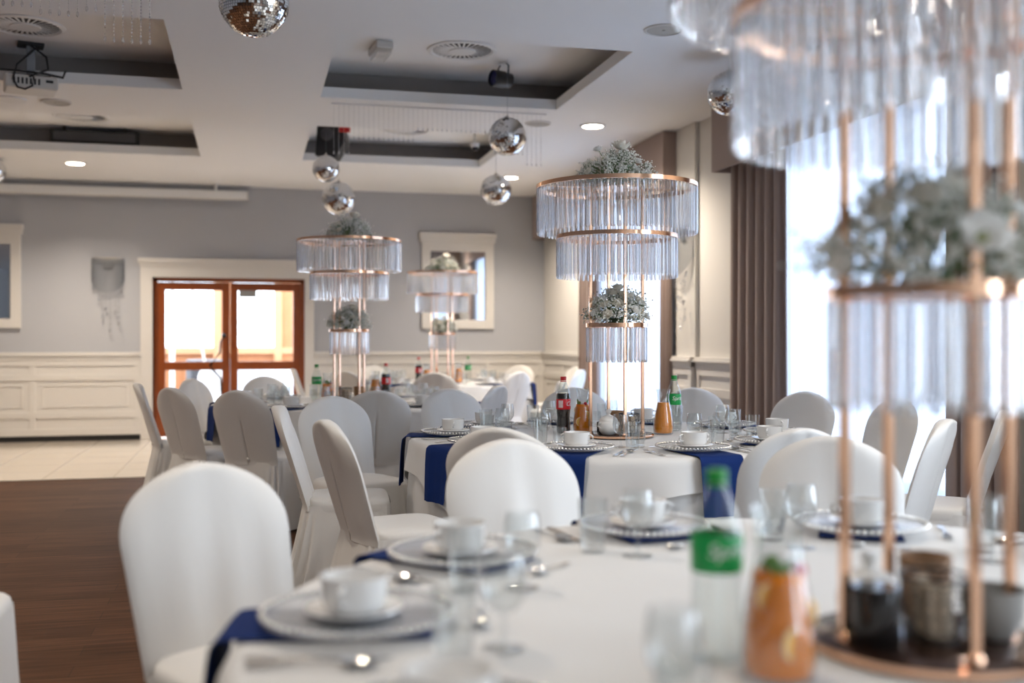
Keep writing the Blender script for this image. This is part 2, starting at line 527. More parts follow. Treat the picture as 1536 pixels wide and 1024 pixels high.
# right wall panelling between windows
PIL = (on_x(1016, 400, XR - .03).y, on_x(1044, 400, XR - .03).y)   # pilaster run
k = 4
segs = [(PIL[0], 10.95), (8.65, PIL[1]), (3.7, 5.95), (-.9, 1.1)]
ti = 4
for a, c in [(12.12, YB), (8.02, PIL[1]), (2.9, 4.66), (-1.4, .5)]:
    b = MB(); L = c - a; nn = max(1, round(L / .8))
    panelling(b, L, lambda s, o, z: (XR - o, a + s, z), [.04 + (L - .08) * q / nn for q in range(nn + 1)])
    structure(b.build('trim_%d' % ti, M['cream'], bevel=.003)); ti += 1
b = MB(); b.bb(XR - .04, XR, PIL[1], PIL[0], .07, ZC)
structure(b.build('wall_right', M['creamwall']))
b = MB(); L = PIL[0] - PIL[1]
panelling(b, L, lambda s, o, z: (XR - .04 - o, PIL[1] + s, z), [.04, L - .04])
structure(b.build('trim_%d' % ti, M['cream'], bevel=.003)); ti += 1

# door surround
b = MB()
zt = on_y(340, 389, YB).z
b.bb(trl, dl, YB - .035, YB, 0, dtop); b.bb(dr, trr, YB - .035, YB, 0, dtop)
b.bb(trl, trr, YB - .035, YB, dtop, zt - .10)
b.bb(trl - .01, trr + .01, YB - .05, YB, zt - .10, zt - .06); b.bb(trl - .03, trr + .03, YB - .07, YB, zt - .06, zt)
b.bb(dl - .004, dl, YB - .02, YB + .2, 0, dtop)
structure(b.build('trim_%d' % ti, M['cream'], bevel=.003)); ti += 1
# double door
door = structure(empty('door_1', ((dl + dr) / 2, YB + .10, 0)))
W = dr - dl; hw = W / 2
fr = MB()
fr.bb(-hw, -hw + .05, -.05, .05, 0, dtop); fr.bb(hw - .05, hw, -.05, .05, 0, dtop); fr.bb(-hw, hw, -.05, .05, dtop - .05, dtop)
fr.build('door_frame', M['wood'], door, bevel=.004)
zm = on_y(340, 548, YB).z
for sgn in (-1, 1):
    x0, x1 = (-hw + .05, -.003) if sgn < 0 else (.003, hw - .05)
    lf = MB(); w_ = .095; tb = .10
    lf.bb(x0, x0 + w_, -.03, .03, .02, dtop - .055); lf.bb(x1 - w_, x1, -.03, .03, .02, dtop - .055)
    lf.bb(x0 + w_, x1 - w_, -.03, .03, .02, .02 + .17); lf.bb(x0 + w_, x1 - w_, -.03, .03, dtop - .055 - tb, dtop - .055)
    lf.bb(x0 + w_, x1 - w_, -.03, .03, zm - .06, zm + .05)
    leaf = lf.build('door_leaf', M['wood'], door, bevel=.005)
    g = MB(); g.bb(x0 + w_, x1 - w_, -.004, .004, .19, zm - .06); g.bb(x0 + w_, x1 - w_, -.004, .004, zm + .05, dtop - .055 - tb)
    g.build('glass_pane', M['pane'], leaf)
hx = on_y(336, 500, YB).x - (dl + dr) / 2
hz = on_y(336, 503, YB).z
h = MB(); h.tube([(hx, -.03, hz), (hx, -.10, hz), (hx - .04, -.12, hz - .08), (hx - .05, -.12, hz - .22), (hx - .17, -.12, hz - .38), (hx - .15, -.12, hz - .42), (hx - .04, -.12, hz - .54), (hx - .03, -.12, hz - .72), (hx - .03, -.03, hz - .76)], .014, 8)
h.sphere((hx, -.10, hz), .035)
h.build('door_handle', M['gloss_black'], door, smooth=60)
h = MB(); h.bb(.11, .11 + .22, -.045, -.02, dtop - .24, dtop - .15); h.build('door_closer', M['greyglaze'], door, bevel=.004)

# ------------------------------------------------------------------ outside the doors
gy = YB + 3.2
b = MB(); b.bb(-7, 3.5, YB + .2, gy + 6, -.12, -.01); structure(b.build('terrace_ground', M['deck']))
o1 = (on_y(235, 430, gy).x, on_y(322, 500, gy).x); o2 = (on_y(352, 430, gy).x, on_y(413, 500, gy).x)
zb = on_y(340, 517, gy).z
b = MB()
b.bb(-6, 3.5, gy, gy + .08, 0, zb - .12)
for x in [on_y(p, 500, gy).x for p in (338, 432)]: b.bb(x - .12, x + .12, gy - .02, gy + .1, 0, 3.2)
b.bb(o2[1] + .05, o2[1] + .75, gy, gy + .08, 0, 3.2)
for kx in range(60): b.bb(-6 + kx * .16, -5.99 + kx * .16, gy - .012, gy, 0, zb - .12)
structure(b.build('wall_outside', M['pine']))
pf = empty('terrace_screen', (0, gy, 0))
b = MB()
b.bb(-6, 3.5, -.05, .05, zb - .14, zb - .04); b.bb(-6, 3.5, -.05, .05, 3.1, 3.2)
b.build('rail', M['pine_light'], pf)
for xx in (o1[1] + .04, o2[1] + .04, o1[0] - .7, 2.4):
    c = MB(); c.bb(xx - .06, xx + .06, -.06, .04, 0, 3.2); c.build('post', M['pine_light'], pf)
tag(pf, 'pale pine screen with posts seen outside through the glass doors', 'screen')
um = empty('folded_parasol', (on_y(259, 500, gy - 1.2).x, gy - 1.3, 0))
c = MB(); c.lathe([(.035, 0), (.035, 2.6), (.01, 2.65)], 12); c.build('pole', M['white'], um, smooth=40)
c = MB(); c.tube([(.22, 0, 2.35), (.36, 0, 1.4), (.5, .0, .6)], .018, 8); c.build('arm', M['offwhite'], um, smooth=40)
c = MB(); c.lathe([(.25, 0), (.25, .05), (.05, .09)], 20); c.build('base', M['greyglaze'], um, smooth=40)
c = MB(); c.tube([(-.25, 0, 2.42), (.25, 0, 2.36), (.4, 0, 2.3)], .03, 8); c.build('crossbar', M['offwhite'], um, smooth=40)
tag(um, 'white parasol stand with slanting arm outside the left glass door', 'parasol')
cb = empty('outdoor_cabinet', (on_y(312, 600, gy - 1.0).x, gy - .6, 0))
c = MB(); c.bb(-.32, .32, -.2, .2, .1, .95); c.build('body', M['greyfab'], cb, bevel=.01)
c = MB(); c.bb(-.24, .24, -.215, -.2, .45, .85); c.build('front_panel', M['darkgrey'], cb, bevel=.004)
for sx in (-1, 1):
    for sy in (-1, 1):
        c = MB(); c.bb(sx * .29 - .02, sx * .29 + .02, sy * .17 - .02, sy * .17 + .02, -.01, .1); c.build('leg', M['darkgrey'], cb)
tag(cb, 'dark grey cabinet standing on the terrace behind the left glass door', 'cabinet')
sf = empty('terrace_sofa', (on_y(432, 600, gy - .9).x, gy - .6, 0))
c = MB(); c.bb(-.9, .9, -.35, .35, .05, .42); c.build('seat', M['outwhite'], sf, bevel=.04)
c = MB(); c.bb(-.9, .9, .15, .38, .42, .88); c.build('backrest', M['outwhite'], sf, bevel=.05)
for sx in (-.8, .8):
    c = MB(); c.bb(sx - .03, sx + .03, -.3, .3, -.01, .05); c.build('leg', M['darkgrey'], sf)
tag(sf, 'white sofa on the terrace behind the right glass door', 'sofa')

# ------------------------------------------------------------------ framed mirrors on the back wall
def wall_mirror(pxl, pxr, pyt, pyb, label):
    A = on_y(pxl, pyt, YB); B = on_y(pxr, pyb, YB)
    x0, x1, z0, z1 = A.x, B.x, B.z, A.z
    cx = (x0 + x1) / 2; hw = (x1 - x0) / 2
    r = empty('wall_mirror', (cx, YB, z0))
    H = z1 - z0; fw = .115
    f = MB()
    f.bb(-hw + .03, -hw + .03 + fw, -.05, 0, 0, H - .12); f.bb(hw - .03 - fw, hw - .03, -.05, 0, 0, H - .12)
    f.bb(-hw + .03 + fw, hw - .03 - fw, -.05, 0, 0, fw); f.bb(-hw + .03 + fw, hw - .03 - fw, -.05, 0, H - .12 - .12, H - .12)
    f.bb(-hw + .01, hw - .01, -.065, 0, H - .12, H - .06); f.bb(-hw, hw, -.085, 0, H - .06, H)
    f.build('frame', M['cream'], r, bevel=.004)
    g = MB(); g.bb(-hw + .03 + fw, hw - .03 - fw, -.012, 0, fw, H - .24); g.build('mirror_glass', M['mirror'], r)
    return tag(r, label, 'mirror')
wall_mirror(629, 743, 349, 493, 'cream framed mirror on the back wall reflecting a window, right of the doors')
wall_mirror(-85, 36, 334, 492, 'cream framed mirror at the left end of the back wall, left of the crystal sconce')

# ------------------------------------------------------------------ sconces
def sconce(name_label, w, h):
    r = empty('wall_sconce')
    b = MB()
    n = 26
    for k in range(n):      # hanging glass rods on a half round front, cut to a curved hem
        a = PI * (k + .5) / n; x = -cos(a) * w / 2; y = -sin(a) * .09
        hem = h * (.62 + .38 * math.sqrt(max(0, 1 - (x / (w / 2)) ** 2)))
        b.box((x, y, -hem / 2), (w / n * .95, .008, hem))
    b.build('glass_rods', M['fluted'], r)
    b = MB(); b.tube([(-cos(PI * k / 16) * w / 2, -sin(PI * k / 16) * .09, 0) for k in range(17)], .006, 6)
    b.bb(-w / 2, w / 2, -.012, 0, -.07, .005); b.bb(-.06, .06, -.02, 0, -.3 * h, 0)
    b.build('mounting_plate', M['silver'], r)
    rnd = random.Random(3)
    for k, (x, L) in enumerate(((-.17, .0), (-.10, .1), (-.06, .36), (-.02, .22), (.03, .58), (.09, .30), (.13, .52), (.16, .04))):
        c = MB(); z0 = -h * (.62 + .38 * math.sqrt(max(0, 1 - (x / (w / 2)) ** 2))) + .01
        L2 = L * w / .45 * .9 + .03
        c.tube([(x, -.06, z0), (x, -.06, z0 - L2)], .0012, 4)
        q = 0
        while q < L2 - .02:
            q += rnd.uniform(.03, .09); c.sphere((x, -.06, z0 - min(q, L2)), .009, 6, 4)
        c.sphere((x, -.06, z0 - L2 - .015), .014, 8, 5, (1, 1, 1.8))
        c.build('crystal_drop', M['bead'], r, smooth=40)
    return tag(r, name_label, 'wall lamp')
A = on_y(138, 387, YB); B = on_y(186, 440, YB)
s1 = sconce('fringed glass wall sconce with hanging crystal drops, between the left mirror and the doors', B.x - A.x, A.z - B.z)
s1.location = ((A.x + B.x) / 2, YB, A.z)
s2 = sconce('fringed glass wall sconce on the narrow pilaster between the two curtained windows', .38, .45)
s2.location = (XR - .04, (PIL[0] + PIL[1]) / 2, 1.24 + 165 / F * 10); s2.rotation_euler.z = -PI / 2

# ------------------------------------------------------------------ curtains
def curtain(name, y0, y1, z0, z1, m, folds, amp, label, x=XR - .085, sheer=False, seed=0, taper=0):
    r = random.Random(seed); L = y1 - y0; nu = int(folds * 12)
    ph = [r.uniform(-.5, .5) for _ in range(nu + 1)]
    b = MB()
    th = .0 if sheer else .006
    def f(u, v, side):
        y = y0 + L * u
        t = u * folds * 2 * PI
        k = .75 + .25 * noise.noise((u * folds * .7, seed, 0)) * 2
        a = amp * k * (.65 + .35 * (1 - v))
        yy = y + .25 * L / folds * .35 * sin(t * 2 + seed) * (1 - v * .3)
        xx = x + a * sin(t + .6 * noise.noise((u * 5, v * 1.5, seed)))
        return (xx - side * th, yy, z0 + (z1 - z0) * v)
    b.grid(lambda u, v: f(u, v, 0), nu, 10)
    if not sheer: b.grid(lambda u, v: f(1 - u, v, 1), nu, 10)
    o = b.build(name, m, smooth=180)
    return tag(o, label, 'curtain')
PB = 2.60     # underside of the pelmets
wdesc = ['far window nearest the back wall', 'big window right of the pilaster']
yc = [[on_x(864, 500, XR - .14).y, on_x(889, 500, XR - .14).y, on_x(985, 500, XR - .14).y, PIL[0] + .04],
      [on_x(1089, 500, XR - .14).y, on_x(1168, 500, XR - .14).y, on_x(1408, 500, XR - .14).y, on_x(1512, 500, XR - .14).y]]
for i in range(2):
    a, b_, c, d = yc[i]
    nf = max(3, round(abs(a - b_) / .16))
    curtain('curtain', b_, a, .02, PB + .05, M['curtain'], nf, .042, 'taupe pleated curtain on the far side of the ' + wdesc[i], seed=i * 3 + 1)
    curtain('curtain', d, c, .02, PB + .05, M['curtain'], max(3, round(abs(c - d) / .16)), .042, 'taupe pleated curtain on the near side of the ' + wdesc[i], seed=i * 3 + 2)
    curtain('sheer_curtain', c - .12, b_ + .15, .03, PB + .08, M['sheer'], 15, .022, 'white sheer voile over the ' + wdesc[i], x=XR - .03, sheer=True, seed=i * 3 + 3)
    p0, p1 = (PIL[0] + .005, YB) if i == 0 else (d - .15, a + .02); PD = (.15, .24)[i]
    p = empty('curtain_pelmet', (XR, (p0 + p1) / 2, PB))
    q = MB(); hl = (p1 - p0) / 2
    q.bb(-PD - .02, -PD, -hl, hl, 0, ZC - PB - .004); q.bb(-PD, 0, -hl, -hl + .02, 0, ZC - PB - .004); q.bb(-PD, 0, hl - .02, hl, 0, ZC - PB - .004)
    q.build('fabric_front', M['pelmet'], p, bevel=.004)
    q = MB(); q.tube([(-.085, -hl + .02, .10), (-.085, hl - .02, .10)], .012, 8); q.build('curtain_rail', M['white'], p)
    tag(p, 'taupe fabric pelmet up to the ceiling above the ' + wdesc[i], 'pelmet')
for i, (y0, y1) in enumerate(wins[2:]):
    curtain('sheer_curtain', y0 - .15, y1 + .15, .03, PB + .08, M['sheer'], 15, .028, ('white sheer voile over the window beside the nearest table', 'white sheer voile over the window behind the photographer')[i], x=XR - .05, sheer=True, seed=20 + i) if i > 5 else None

# ------------------------------------------------------------------ ceiling fittings
def hit(px, py, z=ZC): return on_z(px, py, z)
def downlight(px, py, label):
    p = hit(px, py)
    r = empty('ceiling_downlight', (p.x, p.y, ZC))
    b = MB(); b.lathe([(.10, 0), (.118, -.004), (.118, -.012), (.095, -.014), (.09, -.003)], 32); b.build('trim_ring', M['white'], r, smooth=40)
    b = MB(); b.lathe([(.0905, -.008), (.06, -.009), (.001, -.0095)], 32); b.build('diffuser', M['lamp'], r, smooth=40)
    tag(r, label, 'ceiling light')
    return p
lamps = [downlight(889, 188, 'lit round downlight in the ceiling nearest the curtains'),
         downlight(765, 265.5, 'lit round downlight partly behind the lower right mirror ball'),
         downlight(113, 244, 'lit round downlight above the projection screen on the left')]
lamps_xy = [(p.x, p.y) for p in lamps] + [(3.2, 3.6), (0, 3.0), (-3.0, 5.5), (-3.0, 1.5), (0.2, -1.0), (-3.2, 9.3)]
for (x, y) in lamps_xy:
    near = y < 4
    li = bpy.data.lights.new('downlight_beam', 'SPOT'); li.energy = 40 if near else 110; li.color = (1, .87, .72); li.spot_size = math.radians(140); li.spot_blend = .8
    li.shadow_soft_size = .08
    o = bpy.data.objects.new('downlight_beam', li); COL.objects.link(o); o.location = (x, y, ZC - .03)

def diffuser(px, py, z, R, label, n=30):
    p = hit(px, py, z)
    r = empty('air_diffuser', (p.x, p.y, z))
    b = MB(); b.lathe([(R * .84, -.004), (R * .9, -.016), (R, -.010), (R, 0), (R * .84, 0)], 48, caps=(False, False)); b.build('rim', M['white'], r, smooth=40)
    b = MB(); b.lathe([(R * .86, -.001), (.001, -.0015)], 40, caps=(False, False)); b.build('void', M['gloss_black'] if 0 else M['black'], r)
    b = MB(); b.lathe([(R * .40, -.006), (R * .38, -.018), (.001, -.020)], 32, caps=(False, False))
    for k in range(n):
        a = 2 * PI * k / n
        b.box((R * .62 * cos(a), R * .62 * sin(a), -.010), (R * .46, R * .058, .003), a, rx=.15)
    b.build('vanes', M['white'], r, smooth=30)
    return tag(r, label, 'air vent')
ZU = ZC + CAV
diffuser(693, 75, ZU, .265, 'round white slatted air diffuser beside the blue spotlight')
diffuser(38, 38, ZU, .265, 'round slatted air diffuser in the dim recess above the projector')
diffuser(608, 194, ZU, .265, 'round air diffuser half hidden in the far right recess')
diffuser(122, 174, ZU, .265, 'round air diffuser half hidden in the far left recess')
def speaker(px, py, R, label, name='ceiling_speaker'):
    p = hit(px, py)
    r = empty(name, (p.x, p.y, ZC))
    b = MB(); b.lathe([(R * .86, -.002), (R * .9, -.012), (R, -.008), (R, 0)], 40, caps=(False, False)); b.build('rim', M['offwhite'], r, smooth=40)
    b = MB(); b.lathe([(R * .88, -.006), (R * .5, -.007), (.012, -.007), (.01, -.012), (.001, -.012)], 40, caps=(False, False)); b.build('grille', M['grille'], r, smooth=40)
    return tag(r, label, 'speaker')
speaker(996, 44, .125, 'round grey ceiling speaker near the nearest crystal centrepiece')
speaker(807, 184.5, .12, 'round ceiling speaker behind the beaded strands right of the mirror ball')
speaker(84, 152.5, .12, 'round brownish ceiling speaker just beyond the projector')
p = hit(16, 148)
r = empty('smoke_detector', (p.x, p.y, ZC)); b = MB(); b.lathe([(.12, 0), (.12, -.012), (.07, -.018), (.001, -.019)], 32); b.build('housing', M['white'], r, smooth=40)
tag(r, 'flat round white ceiling detector left of the brownish speaker', 'detector')

# emergency light
p = hit(571, 68, ZU)
r = empty('emergency_light', (p.x, p.y, ZU), .1)
b = MB(); b.box((0, 0, -.03), (.13, .30, .06)); b.build('housing', M['offwhite'], r, bevel=.01)
b = MB(); b.box((0, 0, -.075), (.11, .28, .05)); b.build('lens_cover', M['fluted'], r, bevel=.015)
tag(r, 'white rectangular emergency light fixed in the near right ceiling recess', 'emergency light')

# stage spotlight
c = at_d(752, 119, 8.58)
r = empty('stage_spotlight', c)
b = MB(); T = Matrix.Rotation(PI / 2, 3, 'Y')
b.lathe([(.062, -.085), (.066, -.085), (.066, .02), (.058, .03), (.058, .085), (.035, .095), (.001, .097)], 24, M3=T @ Matrix.Rotation(0, 3, 'Z'), caps=(False, False)); b.build('barrel', M['black'], r, smooth=40)
b = MB(); b.lathe([(.06, -.07), (.001, -.062)], 24, M3=T, caps=(False, False)); b.build('lens', M['bluelens'], r)
b = MB(); b.tube([(.02, -.07, 0), (.02, -.075, .10), (.02, -.04, .13), (.02, .04, .13), (.02, .075, .10), (.02, .07, 0)], .007, 6)
b.tube([(.02, 0, .125), (.02, 0, ZU - c.z)], .008, 6); b.build('bracket', M['black'], r, smooth=50)
r.rotation_euler.z = .35
tag(r, 'small black stage spotlight with blue lens hanging under the ceiling recess', 'spotlight')

# mirror balls
def mirror_ball_proto():
    r = empty('mirror_ball'); R = .15
    rnd = random.Random(5); b = MB(); rows = 40
    for i in range(rows):
        th0 = PI * i / rows; th1 = PI * (i + 1) / rows; thm = (th0 + th1) / 2
        n = max(4, int(round(2 * rows * sin(thm))))
        for k in range(n):
            ph = 2 * PI * (k + .5) / n; hp = PI / n * .90; ht = (th1 - th0) / 2 * .90
            N = Vector((sin(thm) * cos(ph), sin(thm) * sin(ph), cos(thm)))
            e1 = Vector((-sin(ph), cos(ph), 0)); e2 = N.cross(e1)
            a = R * sin(thm) * hp; h = R * ht
            t1, t2 = rnd.gauss(0, .035), rnd.gauss(0, .035)
            if rnd.random() < .05: t1 *= 3.5; t2 *= 3.5
            st = len(b.v)
            for sx, sy in ((-1, -1), (1, -1), (1, 1), (-1, 1)):
                b.v.append(N * (R + sx * a * t1 + sy * h * t2) + e1 * sx * a + e2 * sy * h)
            b.quad(st, st + 1, st + 2, st + 3)
    b.build('mirror_tiles', M['tileM'], r)
    b = MB(); b.sphere((0, 0, 0), R * .985, 32, 20); b.build('core', M['ballcore'], r, smooth=180)
    b = MB(); b.lathe([(.022, R - .008), (.022, R + .006), (.008, R + .012), (.006, R + .03)], 16); b.build('cap', M['silver'], r, smooth=40)
    return r
mb_ = mirror_ball_proto()
index_children()
MBALL = Proto(mb_)
balls = [(381, 3, 52, 'largest mirror ball at the top edge, above the dark parquet'),
         (761, 205, 28.5, 'mirror ball hanging below the blue spotlight in front of the bead strands'),
         (489, 253, 20, 'small mirror ball just below the black loudspeaker, upper of a pair'),
         (508, 298, 24.5, 'mirror ball lower of the pair left of centre, above the flower stand'),
         (744, 285, 23, 'lower mirror ball against the back wall beside the lit downlight'),
         (-13, 256, 21, 'mirror ball cut by the left edge beside the projection screen case'),
         (1094, 140, 33, 'mirror ball mostly hidden behind the nearest hanging crystals')]
for (px, py, rp, lab) in balls:
    d = (.12 if rp == 20 else .15) * F / rp
    c = at_d(px, py, d)
    o = MBALL.place(c, random.uniform(0, 6), lab, 'disco ball', 'mirror balls under the ceiling', (.8, .8, .8) if rp == 20 else None)
    top = ZU if any(x0 < c.x < x1 for x0, x1 in RX) and any(y0 < c.y < y1 for y0, y1 in RY) else ZC
    b = MB(); b.tube([(0, 0, .17), (0, 0, top - c.z)], .0012, 4); b.build('hanging_wire', M['steelblue'], o)

# bead strand curtains
def strands(x0, x1, Y, lens, label, step=.041):
    r = empty('crystal_bead_curtain', (x0, Y, ZC))
    b = MB(); b.bb(-.02, x1 - x0 + .02, -.008, .008, -.012, 0); b.build('hanging_rail', M['white'], r)
    n = int((x1 - x0) / step)
    for k in range(n + 1):
        x = k * step; zb = lens(k, n)
        b = MB(); b.tube([(x, 0, 0), (x, 0, -zb)], .0011, 4)
        z = .03
        dense = (k > n - 6)
        while z < zb:
            b.sphere((x, 0, -z), .0048 if dense and z > .2 else .0028, 6, 4); z += .016 if dense and z > .2 else .024
        b.sphere((x, 0, -zb - .012), .0075, 6, 4, (1, 1, 2))
        b.build('bead_strand', M['bead'], r, smooth=50)
    return tag(r, label, 'bead curtain')
A0 = hit(497, 154); A1 = hit(822, 168)
Ys = 8.86
strands(A0.x + .02, 2.46, Ys, lambda k, n: .40 if k < 4 else (.27 if k < 17 else (.17 if k < 33 else (.34 if k < 40 else .43))),
        'row of fine crystal bead strands hanging behind the near right ceiling recess')
strands(-2.4, -.45, 5.45, lambda k, n: .49 if k > n - 6 else (.35 + .03 * ((k // 5) % 2)),
        'row of fine crystal bead strands hanging at the top left above the projector')

# black loudspeaker & red sign in the far right recess
c = at_d(495, 210, 10.9)
r = empty('loudspeaker', c, -.3); r.scale = (1.25, 1.25, 1.25)
b = MB()
secs = []
for z, s_ in ((-.15, .7), (-.10, 1), (.14, 1)):
    pass
out = [(-.10, -.14), (.06, -.16), (.15, -.02), (.10, .16), (-.08, .16)]
b.loft([[(x, -.10, z) for x, z in out], [(x, .10, z) for x, z in out]]); b.build('cabinet', M['black'], r, bevel=.006)
b = MB(); hh = (ZU - c.z) / 1.25; b.bb(-.02, .02, -.02, .02, .14, hh); b.build('mounting_bracket', M['black'], r)
b = MB(); b.lathe([(.055, 0), (.045, .01), (.001, .02)], 20, c=(-.0, -.105, .03), M3=Matrix.Rotation(PI / 2, 3, 'X')); b.build('driver_cone', M['darkgrey'], r, smooth=40)
tag(r, 'angular black loudspeaker hanging in the far right ceiling recess', 'loudspeaker')
c = at_d(517, 193, 10.6)
r = empty('fire_sign', c)
b = MB(); b.bb(-.055, .055, -.004, .004, -.035, .035); b.build('panel', M['redsign'], r)
b = MB(); b.bb(-.045, -.01, -.0055, -.004, -.025, .025); b.bb(.01, .045, -.0055, -.004, -.025, .02); b.build('pictogram', M['berry'], r)
b = MB(); b.tube([(0, 0, .035), (0, 0, ZU - c.z)], .002, 4); b.build('hanger', M['steelblue'], r)
tag(r, 'small red sign beside the black loudspeaker under the ceiling', 'sign')
# dome camera
c = at_d(712, 222, 11.3)
r = empty('security_camera', c)
b = MB(); b.lathe([(.035, .0), (.05, .02), (.05, .05), (.03, .06)], 20); b.tube([(0, 0, .05), (0, 0, ZU - c.z)], .012, 8); b.build('housing', M['white'], r, smooth=50)
b = MB(); b.sphere((0, -.012, -.005), .034, 14, 8); b.build('lens', M['gloss_black'], r, smooth=180)
tag(r, 'small white security camera in the far right ceiling recess', 'camera')

# projector
c = at_d(46, 128, 8.0)
r = empty('projector', c, .25)
b = MB(); b.box((0, 0, 0), (.36, .28, .10)); b.build('body', M['offwhite'], r, bevel=.015)
b = MB()
for k in range(7): b.box((-.12 + k * .028, -.1415, .0), (.014, .003, .045))
b.box((.12, -.1415, .01), (.05, .003, .02)); b.build('rear_ports', M['black'], r)
b = MB(); b.lathe([(.04, .13), (.04, .16), (.033, .165), (.001, .15)], 20, M3=Matrix.Rotation(-PI / 2, 3, 'X')); b.build('lens', M['gloss_black'], r, smooth=40)
b = MB(); b.bb(-.03, .03, -.025, .025, .05, ZU - c.z); b.build('pole', M['steelblue'], r, bevel=.003)
b = MB(); b.bb(-.13, .13, -.10, .10, .05, .062); b.build('mounting_plate', M['black'], r)
b = MB(); b.bb(-.09, .09, -.07, .07, ZU - c.z - .02, ZU - c.z); b.build('mounting_plate', M['black'], r)
for pts in ([(0, -.04, ZU - c.z - .02), (.10, -.10, .20), (.11, -.14, .10), (.04, -.16, .06), (-.02, -.15, .03)],
            [(.02, -.04, ZU - c.z - .05), (-.10, -.12, .12), (-.13, -.18, 0), (-.10, -.18, -.06), (-.05, -.18, -.07), (0, -.18, -.04), (.01, -.16, .03)],
            [(-.35, 0, .09), (-.1, -.05, .09), (.1, -.08, .08), (.22, -.05, .07), (.24, 0, .13), (.5, .3, .12)]):
    b = MB(); b.tube(pts, .008, 6); b.build('cable', M['black'], r, smooth=60)
tag(r, 'white projector hanging from a ceiling bracket with loose black cables', 'projector')

# long black bar in the far left recess
c = at_d(143, 207, 11.15)
r = empty('heater_bar', c, 0)
b = MB(); b.bb(-.43, .43, -.06, .06, -.06, .07); b.build('body', M['black'], r, bevel=.008)
b = MB(); b.bb(-.40, .40, -.066, -.06, -.045, .05); b.build('front_grille', M['darkgrey'], r)
for sx in (-.3, .3):
    b = MB(); b.bb(sx - .015, sx + .015, -.01, .01, .07, ZU - c.z); b.build('bracket', M['black'], r)
tag(r, 'long flat black bar unit hung in the far left ceiling recess', 'infrared heater')

# projection screen case
x1 = on_y(373, 285, YB - .14).x
r = empty('projection_screen', (x1 - 1.9, YB - .13, 3.06))
b = MB(); b.bb(-1.9, 1.88, -.06, .06, -.045, .055); b.build('casing', M['white'], r, bevel=.012)
b = MB(); b.bb(1.88, 1.9, -.065, .065, -.05, .06); b.build('end_cap', M['offwhite'], r, bevel=.006)
b = MB(); b.bb(-1.92, -1.9, -.065, .065, -.05, .06); b.build('end_cap', M['offwhite'], r, bevel=.006)
b = MB(); b.bb(-1.85, 1.85, -.012, .012, -.062, -.045); b.build('pull_bar', M['offwhite'], r)
for sx in (-1.5, 1.5):
    b = MB(); b.bb(sx - .02, sx + .02, .06, .1295, -.02, .12); b.bb(sx - .02, sx + .02, -.02, .06, .05, ZC - 3.061); b.build('bracket', M['white'], r)
tag(r, 'long white rolled up projection screen case high on the back wall', 'projection screen')

